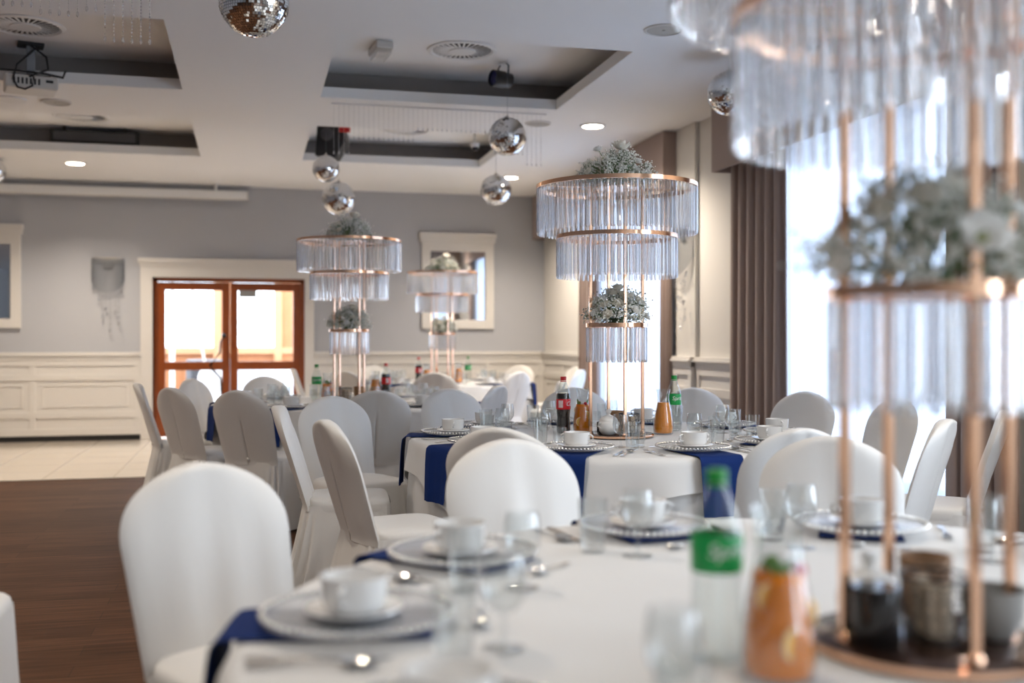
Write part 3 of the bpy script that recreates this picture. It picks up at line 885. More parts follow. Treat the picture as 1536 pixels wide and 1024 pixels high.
# ------------------------------------------------------------------ chairs with covers
def chair_proto(seed):
    r = empty('banquet_chair')
    rnd = random.Random(seed)
    # cross section parameters: back row then front row
    bx = [-1, -.97, -.9, -.75, -.6, -.45, -.3, -.18, -.08, -.025, 0, .025, .08, .18, .3, .45, .6, .75, .9, .97, 1]
    def halfw(z):
        if z < .74: return .206 + .024 * ((z - .43) / .31)
        t = min(1, (z - .74) / .182)
        return .230 * (max(0, 1 - t ** 2.35)) ** (1 / 1.75)
    def yb(z): return -.215 - .14 * max(0, (z - .45)) / .47 - .02 * max(0, z - .7)
    secs = []
    zs = [.43 + .31 * i / 16 for i in range(16)] + [.74 + .182 * (1 - (1 - i / 18) ** 1.9) for i in range(19)]
    for z in zs:
        w = max(.0015, halfw(z)); t = .024 * min(1, (w / .09) ** .5) + .001
        sec = []
        curve = .018
        for u in bx:                      # rear face
            x = u * w; e = abs(u) ** 6
            wr = noise.noise((x * 9 + seed, z * 3.0, seed)) * .010 + noise.noise((x * 25, z * 5 + 4, seed)) * .004
            y = yb(z) - t * (1 - e) - curve * (u * u - 1) * -1 * .5 + wr * (1 - e)
            wz = max(0, min(1, (.66 - z) / .18))
            wr += .007 * wz * sin(75 * z + 26 * abs(x) + 3 * noise.noise((x * 7, z * 6, seed))) * min(1, abs(u) * 2)
            wr += .006 * max(0, min(1, (z - .8) / .08)) * sin(x * 55 + seed * 2)
            if abs(u) < .02 and z < .78: y += .014 * min(1, (.78 - z) / .1)
            sec.append((x, y, z))
        for u in bx[::-1][1:-1]:          # front face
            x = u * w; e = abs(u) ** 6
            wr = noise.noise((x * 10 + 7 + seed, z * 2.2, seed + 5)) * .012
            fold = .006 * sin(x * 48 + 4 * z + seed) * max(.15, min(1, (.85 - z) / .3))
            y = yb(z) + t * (1 - e) + .006 * (1 - u * u) + (wr + fold) * (1 - e)
            sec.append((x, y, z))
        secs.append(sec)
    b = MB(); b.loft(secs); b.build('backrest_cover', M['chair'], r, smooth=75)
    # seat pad
    b = MB(); secs = []
    N = 40
    def ring(hx, y0, y1, e, z, bulge=0):
        cy = (y0 + y1) / 2; hy = (y1 - y0) / 2; out = []
        for k in range(N):
            a = 2 * PI * k / N; c_, s_ = cos(a), sin(a)
            out.append((hx * math.copysign(abs(c_) ** e, c_), cy + hy * math.copysign(abs(s_) ** e, s_), z))
        return out
    for s_, z in ((1.0, .40), (1.012, .43), (1.01, .455), (.985, .472), (.93, .482), (.6, .489), (.2, .491)):
        secs.append(ring(.216 * s_, -.215, .175 * s_, .38, z))
    b.loft(secs); b.build('seat_cover', M['chair'], r, smooth=60)
    # skirt
    NS = 144; secs = []; ZR = [.455, .44, .42, .38, .33, .27, .2, .13, .06, .012]
    for z in ZR:
        t = (.455 - z) / .445; sec = []
        for k in range(NS):
            a = 2 * PI * k / NS; c_, s_ = cos(a), sin(a); e = .36
            back = max(0, -s_)
            hx = .214 + .045 * t; y0, y1 = -.242 - .085 * t, .180 + .02 * t
            cy = (y0 + y1) / 2; hy = (y1 - y0) / 2
            x = hx * math.copysign(abs(c_) ** e, c_); y = cy + hy * math.copysign(abs(s_) ** e, s_)
            corner = (abs(c_ * s_) * 2) ** 3
            f = (.010 + .030 * corner) * t * (1 if s_ < .2 else .5) * sin(a * 22 + seed * 2 + .8 * sin(3 * a)) + noise.noise((c_ * 3, s_ * 3, z * 4 + seed)) * .012 * t
            L = math.hypot(x, y - cy); x += x / L * f; y += (y - cy) / L * f
            if s_ < -.5 and abs(x) < .007: y += .02 * min(1, .4 + t)
            sec.append((x, y, z))
        secs.append(sec)
    b = MB(); b.loft(secs, cap=False); b.build('skirt_cover', M['chair'], r, smooth=60)
    b = MB(); b.sphere((0, -.252, .47), .010, 10, 6); b.build('button', M['chair'], r, smooth=180)
    return r
CP = [chair_proto(1), chair_proto(4), chair_proto(9)]
index_children()
CPR = [Proto(c) for c in CP]
T1, T2, T3, T4 = (Vector((1.06, 1.65)), Vector((1.82, 5.19)), Vector((.746, 8.42)), Vector((2.15, 12.1)))
chairs = [
 # x, y, table centre, extra turn, label
 (-.10, 2.85, T1, -.28, 'white covered chair at the lower left, nearest whole chair over the parquet'),
 (.82, 3.28, T1, 0, 'white covered chair front on in the centre, behind the nearest table'),
 (1.86, 3.17, T1, .05, 'shaded white covered chair behind the nearest table, left of its crystal stand'),
 (1.92, 3.80, T2, 0, 'white covered chair with soft creases before the middle table, right of the green bottle'),
 (.94, 3.88, T2, 0, 'brownish shaded chair back directly behind the centre front chair'),
 (.32, 4.34, T2, -.25, 'tan chair back with split seam left of centre, seat towards the middle table'),
 (.19, 5.33, T2, .0, 'narrow edge-on covered chair left of the tan seamed chair back'),
 (.58, 6.06, T2, -.55, 'white lit covered chair facing right, just behind the tan seamed chair back'),
 (.78, 6.80, T3, 0, 'grey shaded chair back at the front of the table near the doors, creased waist'),
 (-.06, 7.05, T3, -.1, 'greyish tan chair back with buttoned seam before the glass doors'),
 (-.45, 9.2, T3, 0, 'white covered chair lit from the right, in front of the left glass door'),
 (-.50, 7.58, T3, .05, 'tan side-on chair back at the left, in front of another edge-on chair'),
 (-.78, 8.33, T3, .1, 'edge-on covered chair, leftmost of the chairs round the table before the doors'),
 (.17, 9.62, T3, 0, 'covered chair behind the glasses, in front of the right glass door'),
 (1.28, 6.89, T2, 0, 'white covered chair behind the middle table, just left of its centre'),
 (1.60, 7.45, T3, .2, 'creased covered chair seen past the one behind the middle table'),
 (2.12, 6.88, T2, 0, 'covered chair behind the cola bottle and crystal stand of the middle table'),
 (2.86, 6.62, T2, 0, 'covered chair behind the middle table, right of the lemonade bottle'),
 (3.34, 6.0, T2, 0, 'covered chair behind the middle table against the sheer window'),
 (3.40, 5.25, T2, 0, 'covered chair at the window side of the middle table behind the hanging crystals'),
 (2.68, 3.86, T2, .15, 'bright white covered chair between the copper poles of the nearest stand'),
 (3.34, 4.22, T2, -.15, 'narrow edge-on white chair right of the bright one, near the window curtain'),
 (.65, 12.1, T4, 0, 'white covered chair at the left side of the farthest table'),
 (1.60, 13.43, T4, 0, 'covered chair behind the farthest table under the dado rail, left side'),
 (3.20, 13.1, T4, 0, 'covered chair behind the farthest table, to the right under the mirror'),
 (3.52, 12.3, T4, 0, 'white covered chair farthest right by the far window curtain'),
 (3.33, 11.2, T4, 0, 'covered chair at the right of the farthest table before the far curtain'),
 (2.62, 10.58, T4, .35, 'tall beige chair back in front of the farthest table, right side'),
 (1.78, 10.45, T4, 0, 'beige chair back at the front of the farthest table below its crystal stand'),
 (1.05, 11.0, T4, 0, 'beige chair back between the copper stand poles, front left of the farthest table'),
 (2.35, 8.05, T3, 0, 'small white lit chair top between the two beige backs and the cola bottle'),
 (-1.19, 3.30, Vector((3, 3.3)), 0, 'covered chair of which only the white skirt shows at the lower left edge'),
]
for i, (x, y, T, extra, lab) in enumerate(chairs):
    dx, dy = T.x - x, T.y - y
    rr = math.hypot(dx, dy)
    lim = 1.69 if T is T1 else (1.42 if T is T3 else 1.66)
    if rr < lim: x, y = T.x - dx / rr * lim, T.y - dy / rr * lim
    rz = math.atan2(dy, dx) - PI / 2 + extra
    # the listed point is the backrest top; shift to the seat centre
    fx, fy = -sin(rz), cos(rz)
    CPR[i % 3].place((x + fx * .33, y + fy * .33, 0), rz, lab, 'chair', 'white covered banquet chairs')

# chairs out on the terrace
for (px, py, lab) in ((288, 0, 'white covered chair outside behind the left glass door'),):
    P = on_y(300, 600, gy - 1.9)
    CPR[1].place((P.x, P.y, -.01), 2.6, lab, 'chair', 'white covered banquet chairs')

# ------------------------------------------------------------------ tables
ZT = .75
def table(T, corner, desc, seed, RT):
    r = empty('banquet_table', (T.x, T.y, 0))
    b = MB(); b.lathe([(RT - .02, ZT - .04), (RT - .005, ZT - .03), (RT - .005, ZT - .012), (RT - .02, ZT - .008)], 64); b.build('tabletop', M['pine_light'], r)
    for k in range(4):
        a = PI / 4 + k * PI / 2
        b = MB(); b.tube([(.75 * cos(a), .75 * sin(a), 0), (.75 * cos(a), .75 * sin(a), ZT - .04)], .02, 8); b.build('leg', M['darkgrey'], r)
    tag(r, 'round banquet table hidden under the white cloths, ' + desc, 'table', 'round banquet tables')
    rnd = random.Random(seed)
    n = 200; secs = []
    prof = [(.2, ZT - .006), (.7, ZT - .006), (RT - .02, ZT - .006), (RT, ZT - .010), (RT + .006, ZT - .03)]
    for q in range(1, 9): prof.append((None, ZT - .03 - (ZT - .045) * q / 8))
    for (R, z) in prof:
        sec = []
        for k in range(n):
            a = 2 * PI * k / n
            if R is None:
                t = (ZT - .03 - z) / (ZT - .045)
                rr = RT + .006 + .018 * t + .022 * t * sin(a * 26 + 1.6 * sin(3 * a + seed)) + .012 * t * noise.noise((cos(a) * 4, sin(a) * 4, seed))
            else: rr = R
            sec.append((rr * cos(a), rr * sin(a), z))
        secs.append(sec)
    b = MB(); b.loft(secs, cap=False); b.quad(*range(n))
    o = b.build('tablecloth', M['cloth'], smooth=60, loc=(T.x, T.y, 0)); tag(o, 'floor-length white tablecloth under the short overlay, ' + desc, 'tablecloth', 'floor-length tablecloths')
    secs = []
    for q in range(13):
        sec = []
        for k in range(n):
            a = 2 * PI * k / n
            al = (a - corner) % (PI / 2) - PI / 4
            s = (RT + .13) / max(cos(al), .76)
            drop = (s - RT) + .01
            if q < 4: rr, z = ((.2, ZT), (.7, ZT), (RT - .015, ZT), (RT + .004, ZT - .003))[q]
            else:
                t = (q - 3) / 9; z = ZT - .006 - drop * t
                rr = RT + .015 + .03 * t * drop / .3 + (.006 + .03 * drop) * t * sin(a * 20 + 2 * sin(2 * a + seed)) + .006 * t
            sec.append((rr * cos(a), rr * sin(a), z))
        secs.append(sec)
    b = MB(); b.loft(secs, cap=False); b.quad(*range(n))
    o = b.build('table_overlay', M['cloth'], smooth=60, loc=(T.x, T.y, 0)); tag(o, 'short white overlay cloth laid on the ' + desc, 'tablecloth', 'overlay tablecloths')
TD = ['nearest table at the bottom right', 'middle table', 'table before the glass doors', 'farthest table by the back wall']
TS = ['nearest table', 'middle table', 'table before the doors', 'farthest table']
CORN = math.radians(46)
RTS = (1.09, 1.04, 1.03, 1.03)
for i, T in enumerate((T1, T2, T3, T4)): table(T, CORN + (.2, 0, .4, .8)[i], TD[i], i + 1, RTS[i])

# ------------------------------------------------------------------ tableware prototypes
def charger():
    r = empty('charger_plate')
    b = MB(); b.lathe([(.05, .004), (.11, .004), (.15, .013), (.166, .017), (.166, .021), (.15, .018), (.11, .009), (.05, .008)], 56); b.build('plate_disc', M['charger'], r, smooth=50)
    b = MB()
    for k in range(64):
        a = 2 * PI * k / 64; b.sphere((.162 * cos(a), .162 * sin(a), .022), .0062, 6, 4)
    b.build('beaded_rim', M['silver'], r, smooth=180)
    return r
def saucer():
    b = MB(); b.lathe([(.03, 0), (.045, .002), (.075, .012), (.084, .017), (.083, .020), (.07, .015), (.04, .007), (.001, .006)], 40)
    return b.build('saucer', M['porcelain'], smooth=50)
def soup_cup():
    r = empty('soup_cup')
    b = MB(); b.lathe([(.034, 0), (.038, .003), (.050, .009), (.0555, .022), (.058, .060), (.0585, .064), (.055, .064), (.052, .024), (.045, .013), (.001, .010)], 40); b.build('bowl', M['porcelain'], r, smooth=50)
    for s in (-1, 1):
        b = MB(); b.tube([(s * .053, 0, .052), (s * .066, 0, .054), (s * .077, 0, .047), (s * .077, 0, .034), (s * .066, 0, .026), (s * .051, 0, .026)], .0042, 8); b.build('handle', M['porcelain'], r, smooth=80)
    return r
def lathe_obj(name, prof, m, n=32): return MB().lathe(prof, n).build(name, m, smooth=50)
def wine_glass():
    r = empty('wine_glass')
    b = MB(); b.lathe([(.034, 0), (.034, .002), (.012, .005), (.0045, .012), (.004, .045), (.006, .056)], 28, caps=(True, False)); b.build('stem_and_foot', M['glass'], r, smooth=60)
    b = MB(); b.lathe([(.006, .056), (.022, .064), (.034, .082), (.037, .105), (.034, .135), (.031, .15), (.0298, .15), (.0328, .134), (.0355, .105), (.033, .084), (.021, .067), (.001, .060)], 32, caps=(False, False)); b.build('bowl', M['glass'], r, smooth=60)
    return r
def tumbler():
    return lathe_obj('tumbler', [(.026, 0), (.0285, .004), (.034, .10), (.0345, .122), (.0328, .122), (.0265, .014), (.001, .012)], M['glass'])
def juice_glass():
    return lathe_obj('juice_glass', [(.024, 0), (.028, .004), (.032, .04), (.031, .085), (.0295, .085), (.030, .04), (.022, .012), (.001, .010)], M['glass'])
def fork():
    r = empty('fork')
    b = MB(); pts = []
    b.loft([[(-w, y, z), (w, y, z), (w, y, z + .0022), (-w, y, z + .0022)] for y, w, z in ((-.10, .0095, .002), (-.08, .0075, .002), (-.03, .003, .005), (.02, .003, .007), (.04, .009, .004), (.055, .012, .002))]); b.build('handle', M['steel'], r, smooth=40)
    b = MB()
    for k in range(4):
        x = -.0098 + k * .0065
        b.loft([[(x - .0016, y, z), (x + .0016, y, z), (x + .0016, y, z + .0018), (x - .0016, y, z + .0018)] for y, z in ((.052, .002), (.075, .002), (.10, .008))])
    b.build('tines', M['steel'], r, smooth=40)
    return r
def knife():
    r = empty('table_knife')
    b = MB(); b.loft([[(-w, y, 0), (w, y, 0), (w, y, .005), (-w, y, .005)] for y, w in ((-.11, .007), (-.09, .0085), (-.02, .006), (0, .006))]); b.build('handle', M['steel'], r, smooth=40, bevel=.001)
    b = MB(); b.loft([[(-.006, y, .0015), (w, y, .0015), (w, y, .003), (-.006, y, .003)] for y, w in ((0, .006), (.02, .010), (.09, .010), (.108, .004), (.115, -.004))]); b.build('blade', M['steel'], r, smooth=40)
    return r
def spoon(L=.20, name='spoon'):
    r = empty(name); k = L / .20
    b = MB(); b.loft([[(-w * k, y * k, z), (w * k, y * k, z), (w * k, y * k, z + .0022), (-w * k, y * k, z + .0022)] for y, w, z in ((-.10, .0095, .002), (-.08, .0075, .002), (-.02, .003, .006), (.03, .003, .006), (.045, .006, .004))]); b.build('handle', M['steel'], r, smooth=40)
    b = MB(); b.lathe([(.001, .002), (.010, .0028), (.017, .006), (.0205, .011), (.0195, .0125), (.015, .009), (.008, .006), (.001, .0055)], 24, M3=Matrix.Diagonal((k, 1.5 * k, 1.0)))
    for v in b.v: v.y += .068 * k
    b.build('spoon_bowl', M['steel'], r, smooth=60)
    return r
def napkin_obj(seed):
    rnd = random.Random(seed)
    W = .10; path = [(-.33, .0035), (-.25, .0035), (-.15, .0035), (-.04, .0035), (.0, .004), (.016, .001), (.027, -.008), (.031, -.03), (.036, -.08), (.04, -.14), (.043, -.20), (.046, -.245)]
    b = MB(); top = []; n = 10
    for side in (0, 1):
        st = len(b.v)
        for i, (x, z) in enumerate(path):
            hang = max(0, -z)
            for k in range(n + 1):
                y = -W + 2 * W * k / n
                w = .05 * hang * sin(y * 45 + seed) + .012 * hang / .2 * sin(y * 90)
                y2 = y * (1 - .12 * hang / .25) + .006 * sin(seed * 3) * hang / .25
                off = .0028 if side else 0
                b.v.append(Vector((x + w * .3 + (off if z < 0 else off * .3), y2, z + (off if z >= 0 else 0))))
        for i in range(len(path) - 1):
            for k in range(n):
                a = st + i * (n + 1) + k
                q = (a, a + 1, a + n + 2, a + n + 1)
                b.quad(*(q if side else q[::-1]))
    # close the rims
    m = (n + 1); P = len(path)
    for i in range(P - 1):
        for k in (0, n):
            a = i * m + k; c = P * m + a
            b.quad(a, a + m, c + m, c)
    for i in (0, P - 1):
        for k in range(n):
            a = i * m + k; c = P * m + a
            b.quad(a, a + 1, c + 1, c)
    return b.build('napkin', M['napkin'], smooth=60)
protos = dict(charger=charger(), saucer=saucer(), cup=soup_cup(), wine=wine_glass(), tumbler=tumbler(), juice=juice_glass(),
              fork=fork(), knife=knife(), spoon=spoon(), tea=spoon(.15, 'teaspoon'), napkin=napkin_obj(1), napkin2=napkin_obj(4))
index_children()
PR = {k: Proto(v) for k, v in protos.items()}
DIRS = {270: 'directly in front of the centrepiece', 306: 'front right of the centrepiece', 342: 'right of and nearer than the centrepiece',
        18: 'right of and beyond the centrepiece', 54: 'rear right of the centrepiece', 90: 'directly behind the centrepiece',
        126: 'rear left of the centrepiece', 162: 'left of and beyond the centrepiece', 198: 'left of and nearer than the centrepiece', 234: 'front left of the centrepiece'}
YD = math.degrees(YAW)
for ti_, (T, base, rp) in enumerate(((T1, 96, .90), (T2, 275, .83), (T3, 271, .82), (T4, 298, .82))):
    taken = set()
    for k in range(10):
        wa = (base + 36 * k) % 360
        a = math.radians(wa)
        O = Vector((cos(a), sin(a))); R_ = Vector((-O.y, O.x)) * -1    # outward, and the diner's right hand
        Rt = Vector((-O.y, O.x))        # facing inwards (-O), right hand side is rot(-O,-90)
        Rt = Vector((-O.y, O.x))
        cpos = T + O * rp
        px, py, d = to_px((cpos.x, cpos.y, ZT))
        if d < .9 or px < -160 or px > 1700 or py > 1230: continue
        ca = (wa + YD) % 360
        key = min(DIRS, key=lambda q: min(abs(q - ca), 360 - abs(q - ca)))
        if key in taken: key = min((q for q in DIRS if q not in taken), key=lambda q: min(abs(q - ca), 360 - abs(q - ca)))
        taken.add(key)
        W = '%s, %s' % (TS[ti_], DIRS[key])
        jr = random.Random(ti_ * 100 + k)
        def pos(out, right, z=ZT):
            p = T + O * out + Rt * right
            return (p.x, p.y, z)
        j = lambda s_=.006: jr.uniform(-s_, s_)
        rz = a
        G = ' on the ' + TS[ti_]
        nk = 'napkin' if k % 2 else 'napkin2'
        PR[nk].place((T.x + O.x * (RTS[ti_] + .012), T.y + O.y * (RTS[ti_] + .012), ZT + .001), rz + j(.03), 'blue napkin hanging over edge, ' + W, 'napkin', 'blue napkins' + G)
        PR['charger'].place(pos(rp, 0, ZT + .006), 0, 'bead-rimmed charger plate, ' + W, 'plate', 'charger plates' + G)
        ox, oy = j(.008), j(.008)
        PR['saucer'].place(pos(rp + ox, oy, ZT + .0155), 0, 'white saucer under cup, ' + W, 'saucer', 'saucers' + G)
        PR['cup'].place(pos(rp + ox, oy, ZT + .0235), rz + PI / 2 + j(.25), 'white two-handled cup, ' + W, 'cup', 'cups' + G)
        PR['wine'].place(pos(rp - .25 + j(), .14 + j(), ZT + .0005), 0, 'small wine glass, ' + W, 'wine glass', 'wine glasses' + G)
        PR['tumbler'].place(pos(rp - .17 + j(), .215 + j(), ZT + .0005), 0, 'clear water tumbler, ' + W, 'glass', 'tumblers' + G)
        if ti_ in (1, 2): PR['juice'].place(pos(rp - .27 + j(), .225 + j(), ZT + .0005), 0, 'low juice glass, ' + W, 'glass', 'juice glasses' + G)
        if ti_ < 2:
            PR['fork'].place(pos(rp + .03, -.205, ZT + .001), rz + PI / 2 + j(.05), 'steel fork beside plate, ' + W, 'fork', 'forks' + G)
            PR['knife'].place(pos(rp + .04, .195, ZT + .001), rz + PI / 2 + j(.05), 'steel knife beside plate, ' + W, 'knife', 'knives' + G)
            PR['spoon'].place(pos(rp + .04, .232, ZT + .001), rz + PI / 2 + j(.05), 'steel soup spoon beside plate, ' + W, 'spoon', 'spoons' + G)
            PR['tea'].place(pos(rp - .21, -.03 + j(), ZT + .001), rz + j(.08), 'steel teaspoon laid crosswise, ' + W, 'spoon', 'dessert spoons' + G)

# ------------------------------------------------------------------ crystal centrepieces
def centrepiece():
    r = empty('crystal_centrepiece')
    zb = 0
    b = MB(); b.lathe([(.180, .0), (.185, .003), (.185, .013), (.181, .016), (.001, .016)], 64); b.build('base_tray', M['copper_dark'], r, smooth=40)
    b = MB(); b.lathe([(.1855, .004), (.1885, .006), (.1885, .013), (.1855, .016)], 64, caps=(False, False)); b.build('tray_rim', M['copper'], r, smooth=40)
    pr = .138
    pa = [math.radians(x) for x in (198, 288, 18, 108)]
    ztop = 1.255
    for a in pa:
        b = MB(); b.box((pr * cos(a), pr * sin(a), (ztop + .012) / 2 + .008), (.015, .015, ztop - .004), a); 
        p = b.build('pole', M['copper'], r, bevel=.0015)
        b = MB(); b.lathe([(.014, .016), (.014, .022), (.009, .03), (.001, .031)], 12, c=(pr * cos(a), pr * sin(a), 0)); b.build('foot_nut', M['copper'], p, smooth=40)
    tiers = [(.405, 1.262, .225, 84), (.305, 1.010, .195, 64), (.153, .565, .175, 32)]
    mesh_cache = {}
    allp = []
    for ti, (R, z, Lc, n) in enumerate(tiers):
        b = MB(); b.lathe([(R - .008, z - .010), (R + .004, z - .010), (R + .004, z + .010), (R - .008, z + .010), (R - .008, z - .010)], 96, caps=(False, False))
        ring = b.build('tier_ring', M['copper'], r, smooth=40)
        b = MB()
        for a in pa:
            MB().box(((R + pr) / 2 * cos(a), (R + pr) / 2 * sin(a), z - .004), (abs(R - pr) + .004, .010, .006), a).build('bracket', M['copper'], ring)
        if ti != 1: b.lathe([(.001, z - .006), (.115, z - .006), (.115, z - .002), (.001, z - .002)], 32)
        if ti != 1:
            for a in pa: b.box((pr / 2 * cos(a), pr / 2 * sin(a), z - .004), (pr, .010, .005), a)
        if b.v: b.build('tier_plate', M['copper'], r)
        w = 2 * PI * R / n * .86
        pb = MB(); hw = w / 2
        cs = [(-hw, 0), (-hw * .45, -.0055), (0, -.0035), (hw * .45, -.0055), (hw, 0), (hw * .45, .0055), (0, .0035), (-hw * .45, .0055)]
        sec = lambda s_, zz: [(x * s_, y * s_, zz) for x, y in cs]
        pb.loft([sec(.8, 0), sec(1, -.006), sec(1, -Lc + .012), sec(.62, -Lc)])
        proto = pb.build('crystal_prism', M['crystal'])
        me = proto.data; bpy.data.objects.remove(proto)
        for k in range(n):
            a = 2 * PI * (k + .5) / n
            allp.append((sin(a) * R, me, R - .003, z - .012, a, pb))
    allp.sort(key=lambda q: q[0])       # the side turned to the room's open end first
    rest = MB()
    for i, (_, me, R, z, a, pb) in enumerate(allp):
        if i < 100:
            o = bpy.data.objects.new('crystal_prism', me); COL.objects.link(o); o.parent = r
            o.location = (R * cos(a), R * sin(a), z); o.rotation_euler.z = a + PI / 2
        else:
            rest.add(pb, Matrix.Translation((R * cos(a), R * sin(a), z)) @ Matrix.Rotation(a + PI / 2, 4, 'Z'))
    o = rest.build('crystal_prisms_rear', M['crystal'], r); o['kind'] = 'stuff'
    return r
cpo = centrepiece()
index_children()
CPC = Proto(cpo)
C1 = Vector(cam2w(1.70, (1392 - CX) / F * 1.70)); C2 = Vector(cam2w(5.41, (925 - CX) / F * 5.41))
C3 = Vector(cam2w(8.36, (524 - CX) / F * 8.36)); C4 = Vector(cam2w(12.3, (663.5 - CX) / F * 12.3))
CC = (C1, C2, C3, C4)
CL = ['huge out of focus crystal chandelier stand on the nearest table at the right', 'sharp crystal chandelier stand with copper poles on the middle table',
      'crystal chandelier stand on the table before the glass doors', 'smallest crystal chandelier stand on the farthest table before the mirror']
for c, lab, th in zip(CC, CL, (6, 12, 42, 32)): CPC.place((c.x, c.y, ZT + .001), math.radians(th - 18) - YAW, lab, 'centrepiece', 'crystal chandelier centrepieces')

# ------------------------------------------------------------------ bouquets
def rose(R, m, seed):
    rnd = random.Random(seed); b = MB()
    b.sphere((0, 0, R * .45), R * .36, 12, 8, (1, 1, 1.3))
    for li, (n, r0, r1, h, curl, half) in enumerate(((3, .25, .34, .98, .02, 1.15), (4, .34, .50, .95, .10, .95), (5, .46, .72, .86, .22, .80), (6, .55, .95, .70, .34, .68))):
        for k in range(n):
            p0 = 2 * PI * (k + li * .37) / n + rnd.uniform(-.15, .15)
            hh = h * rnd.uniform(.93, 1.05)
            def fn(u, v):
                uu = u * 2 - 1
                wid = half * (1 - .25 * v) * (math.sqrt(max(0.02, 1 - (max(0, v - .45) / .56) ** 2)))
                rad = R * (r0 * .5 + (r1 - r0 * .5) * (v ** .6)) + R * curl * max(0, v - .6) * 1.4 * (1 - .3 * uu * uu)
                z = R * (.02 + hh * (v - .28 * curl * v ** 4)) 
                a = p0 + uu * wid
                return (rad * cos(a), rad * sin(a), z)
            b.grid(fn, 6, 6)
    return b, m
def anemone(R, seed):
    rnd = random.Random(seed); b = MB()
    for k in range(12):
        p0 = 2 * PI * k / 12 + rnd.uniform(-.1, .1); lift = .18 + .2 * (k % 2)
        def fn(u, v):
            uu = u * 2 - 1; wid = .36 * math.sqrt(max(.03, 1 - (2 * v - 1) ** 2 * .9)) * R * 1.1
            rad = R * (.1 + .9 * v); z = R * (lift * v + .25 * v * v + .05 * uu * uu)
            return (rad * cos(p0) - wid * uu * sin(p0), rad * sin(p0) + wid * uu * cos(p0), z)
        b.grid(fn, 4, 4)
    b.cur = 1; b.sphere((0, 0, R * .12), R * .22, 10, 6, (1, 1, .7)); b.cur = 0
    return b
def bouquet(Rb, Hb, seed, flowers):
    rnd = random.Random(seed)
    r = empty('flower_bouquet')
    b = MB(); b.lathe([(.04, 0), (.042, .005), (.044, .022), (.035, .03), (.001, .031)], 16); b.build('floral_foam', M['leaf'], r, smooth=50)
    st = MB(); gy = MB()
    for k in range(90):
        a = rnd.uniform(0, 2 * PI); el = math.asin(rnd.uniform(.02, 1)); q = rnd.uniform(.82, 1.12)
        tip = Vector((Rb * cos(el) * cos(a) * q, Rb * cos(el) * sin(a) * q, .02 + Hb * sin(el) * q * .95))
        base = Vector((.03 * cos(a), .03 * sin(a), .03))
        mid = base.lerp(tip, .6) + Vector((0, 0, .012))
        st.tube([base, mid, tip], .0009, 3)
        for j in range(rnd.randint(14, 21)):
            o = tip + Vector([rnd.gauss(0, .016) for _ in range(3)])
            o.z = max(.012, o.z)
            st.tube([mid.lerp(tip, rnd.uniform(.3, 1)), o], .0005, 3)
            gy.sphere(o, rnd.uniform(.0030, .0054), 6, 4)
    o = st.build('stems', M['stem'], r); o['kind'] = 'stuff'
    o = gy.build('gypsophila_blooms', M['gyps'], r); o['kind'] = 'stuff'
    lf = MB()
    for k in range(34):
        a = rnd.uniform(0, 2 * PI); el = rnd.uniform(.0, 1.3); q = rnd.uniform(.45, .85)
        c = Vector((Rb * cos(el) * cos(a) * q, Rb * cos(el) * sin(a) * q, .02 + Hb * sin(el) * q * .8))
        d = Vector((cos(a) * cos(el), sin(a) * cos(el), sin(el) + rnd.uniform(-.3, .4))).normalized()
        s = d.cross(Vector((rnd.uniform(-.3, .3), rnd.uniform(-.3, .3), 1))).normalized(); up = s.cross(d)
        L = rnd.uniform(.03, .06); w = L * .2
        lf.grid(lambda u, v: c + d * L * (v - .2) + s * w * (2 * u - 1) * math.sqrt(max(0.01, 1 - (2 * v - 1) ** 2)) + up * (.15 * L * (v - v * v) + .08 * L * abs(2 * u - 1)), 2, 5)
    o = lf.build('leaves', M['leaf'], r, smooth=180); o['kind'] = 'stuff'
    for i, (kind, a, el, q, R) in enumerate(flowers):
        a = math.radians(a); el = math.radians(el)
        N = Vector((cos(el) * cos(a), cos(el) * sin(a), sin(el)))
        q *= 1.12; c = Vector((Rb * q * N.x, Rb * q * N.y, .015 + Hb * q * N.z))
        rot = Vector((0, 0, 1)).rotation_difference((N + Vector((0, 0, .35))).normalized()).to_matrix().to_4x4()
        if kind == 'rose': mb, m = rose(R, M['petal'], seed + i)
        elif kind == 'white': mb, m = rose(R, M['petalw'], seed + i)
        else: mb, m = anemone(R, seed + i), [M['petalw'], M['flowereye']]
        nm = {'rose': 'rose_bloom', 'white': 'carnation_bloom', 'anemone': 'anemone_bloom'}[kind]
        f = mb.build(nm, m, r, smooth=180); f.matrix_local = Matrix.Translation(c - rot.to_3x3() @ Vector((0, 0, R * .5))) @ rot
        s_ = MB(); s_.tube([(0, 0, .03), tuple(c * .6 + Vector((0, 0, .01))), tuple(c)], .0022, 5); s_.build('flower_stem', M['stem'], r)
    return r
F1 = [('rose', 275, 76, 1.08, .050), ('white', 190, 60, 1.1, .028), ('white', 262, 28, .8, .022), ('white', 335, 22, .88, .028), ('rose', 190, 22, .9, .026), ('white', 300, 40, .9, .024),
      ('rose', 90, 50, .9, .034), ('white', 30, 35, .9, .028), ('white', 130, 30, .9, .026)]
F2 = [('rose', 265, 80, .98, .034), ('rose', 240, 58, .98, .034), ('rose', 275, 50, .96, .034), ('white', 215, 45, .95, .022), ('rose', 225, 30, .95, .024), ('rose', 320, 42, .95, .026),
      ('white', 205, 15, .98, .022), ('white', 60, 45, .9, .026), ('rose', 130, 40, .9, .028), ('white', 350, 10, .95, .022), ('rose', 255, 32, .95, .030), ('white', 290, 20, .95, .026), ('rose', 235, 12, .98, .026)]
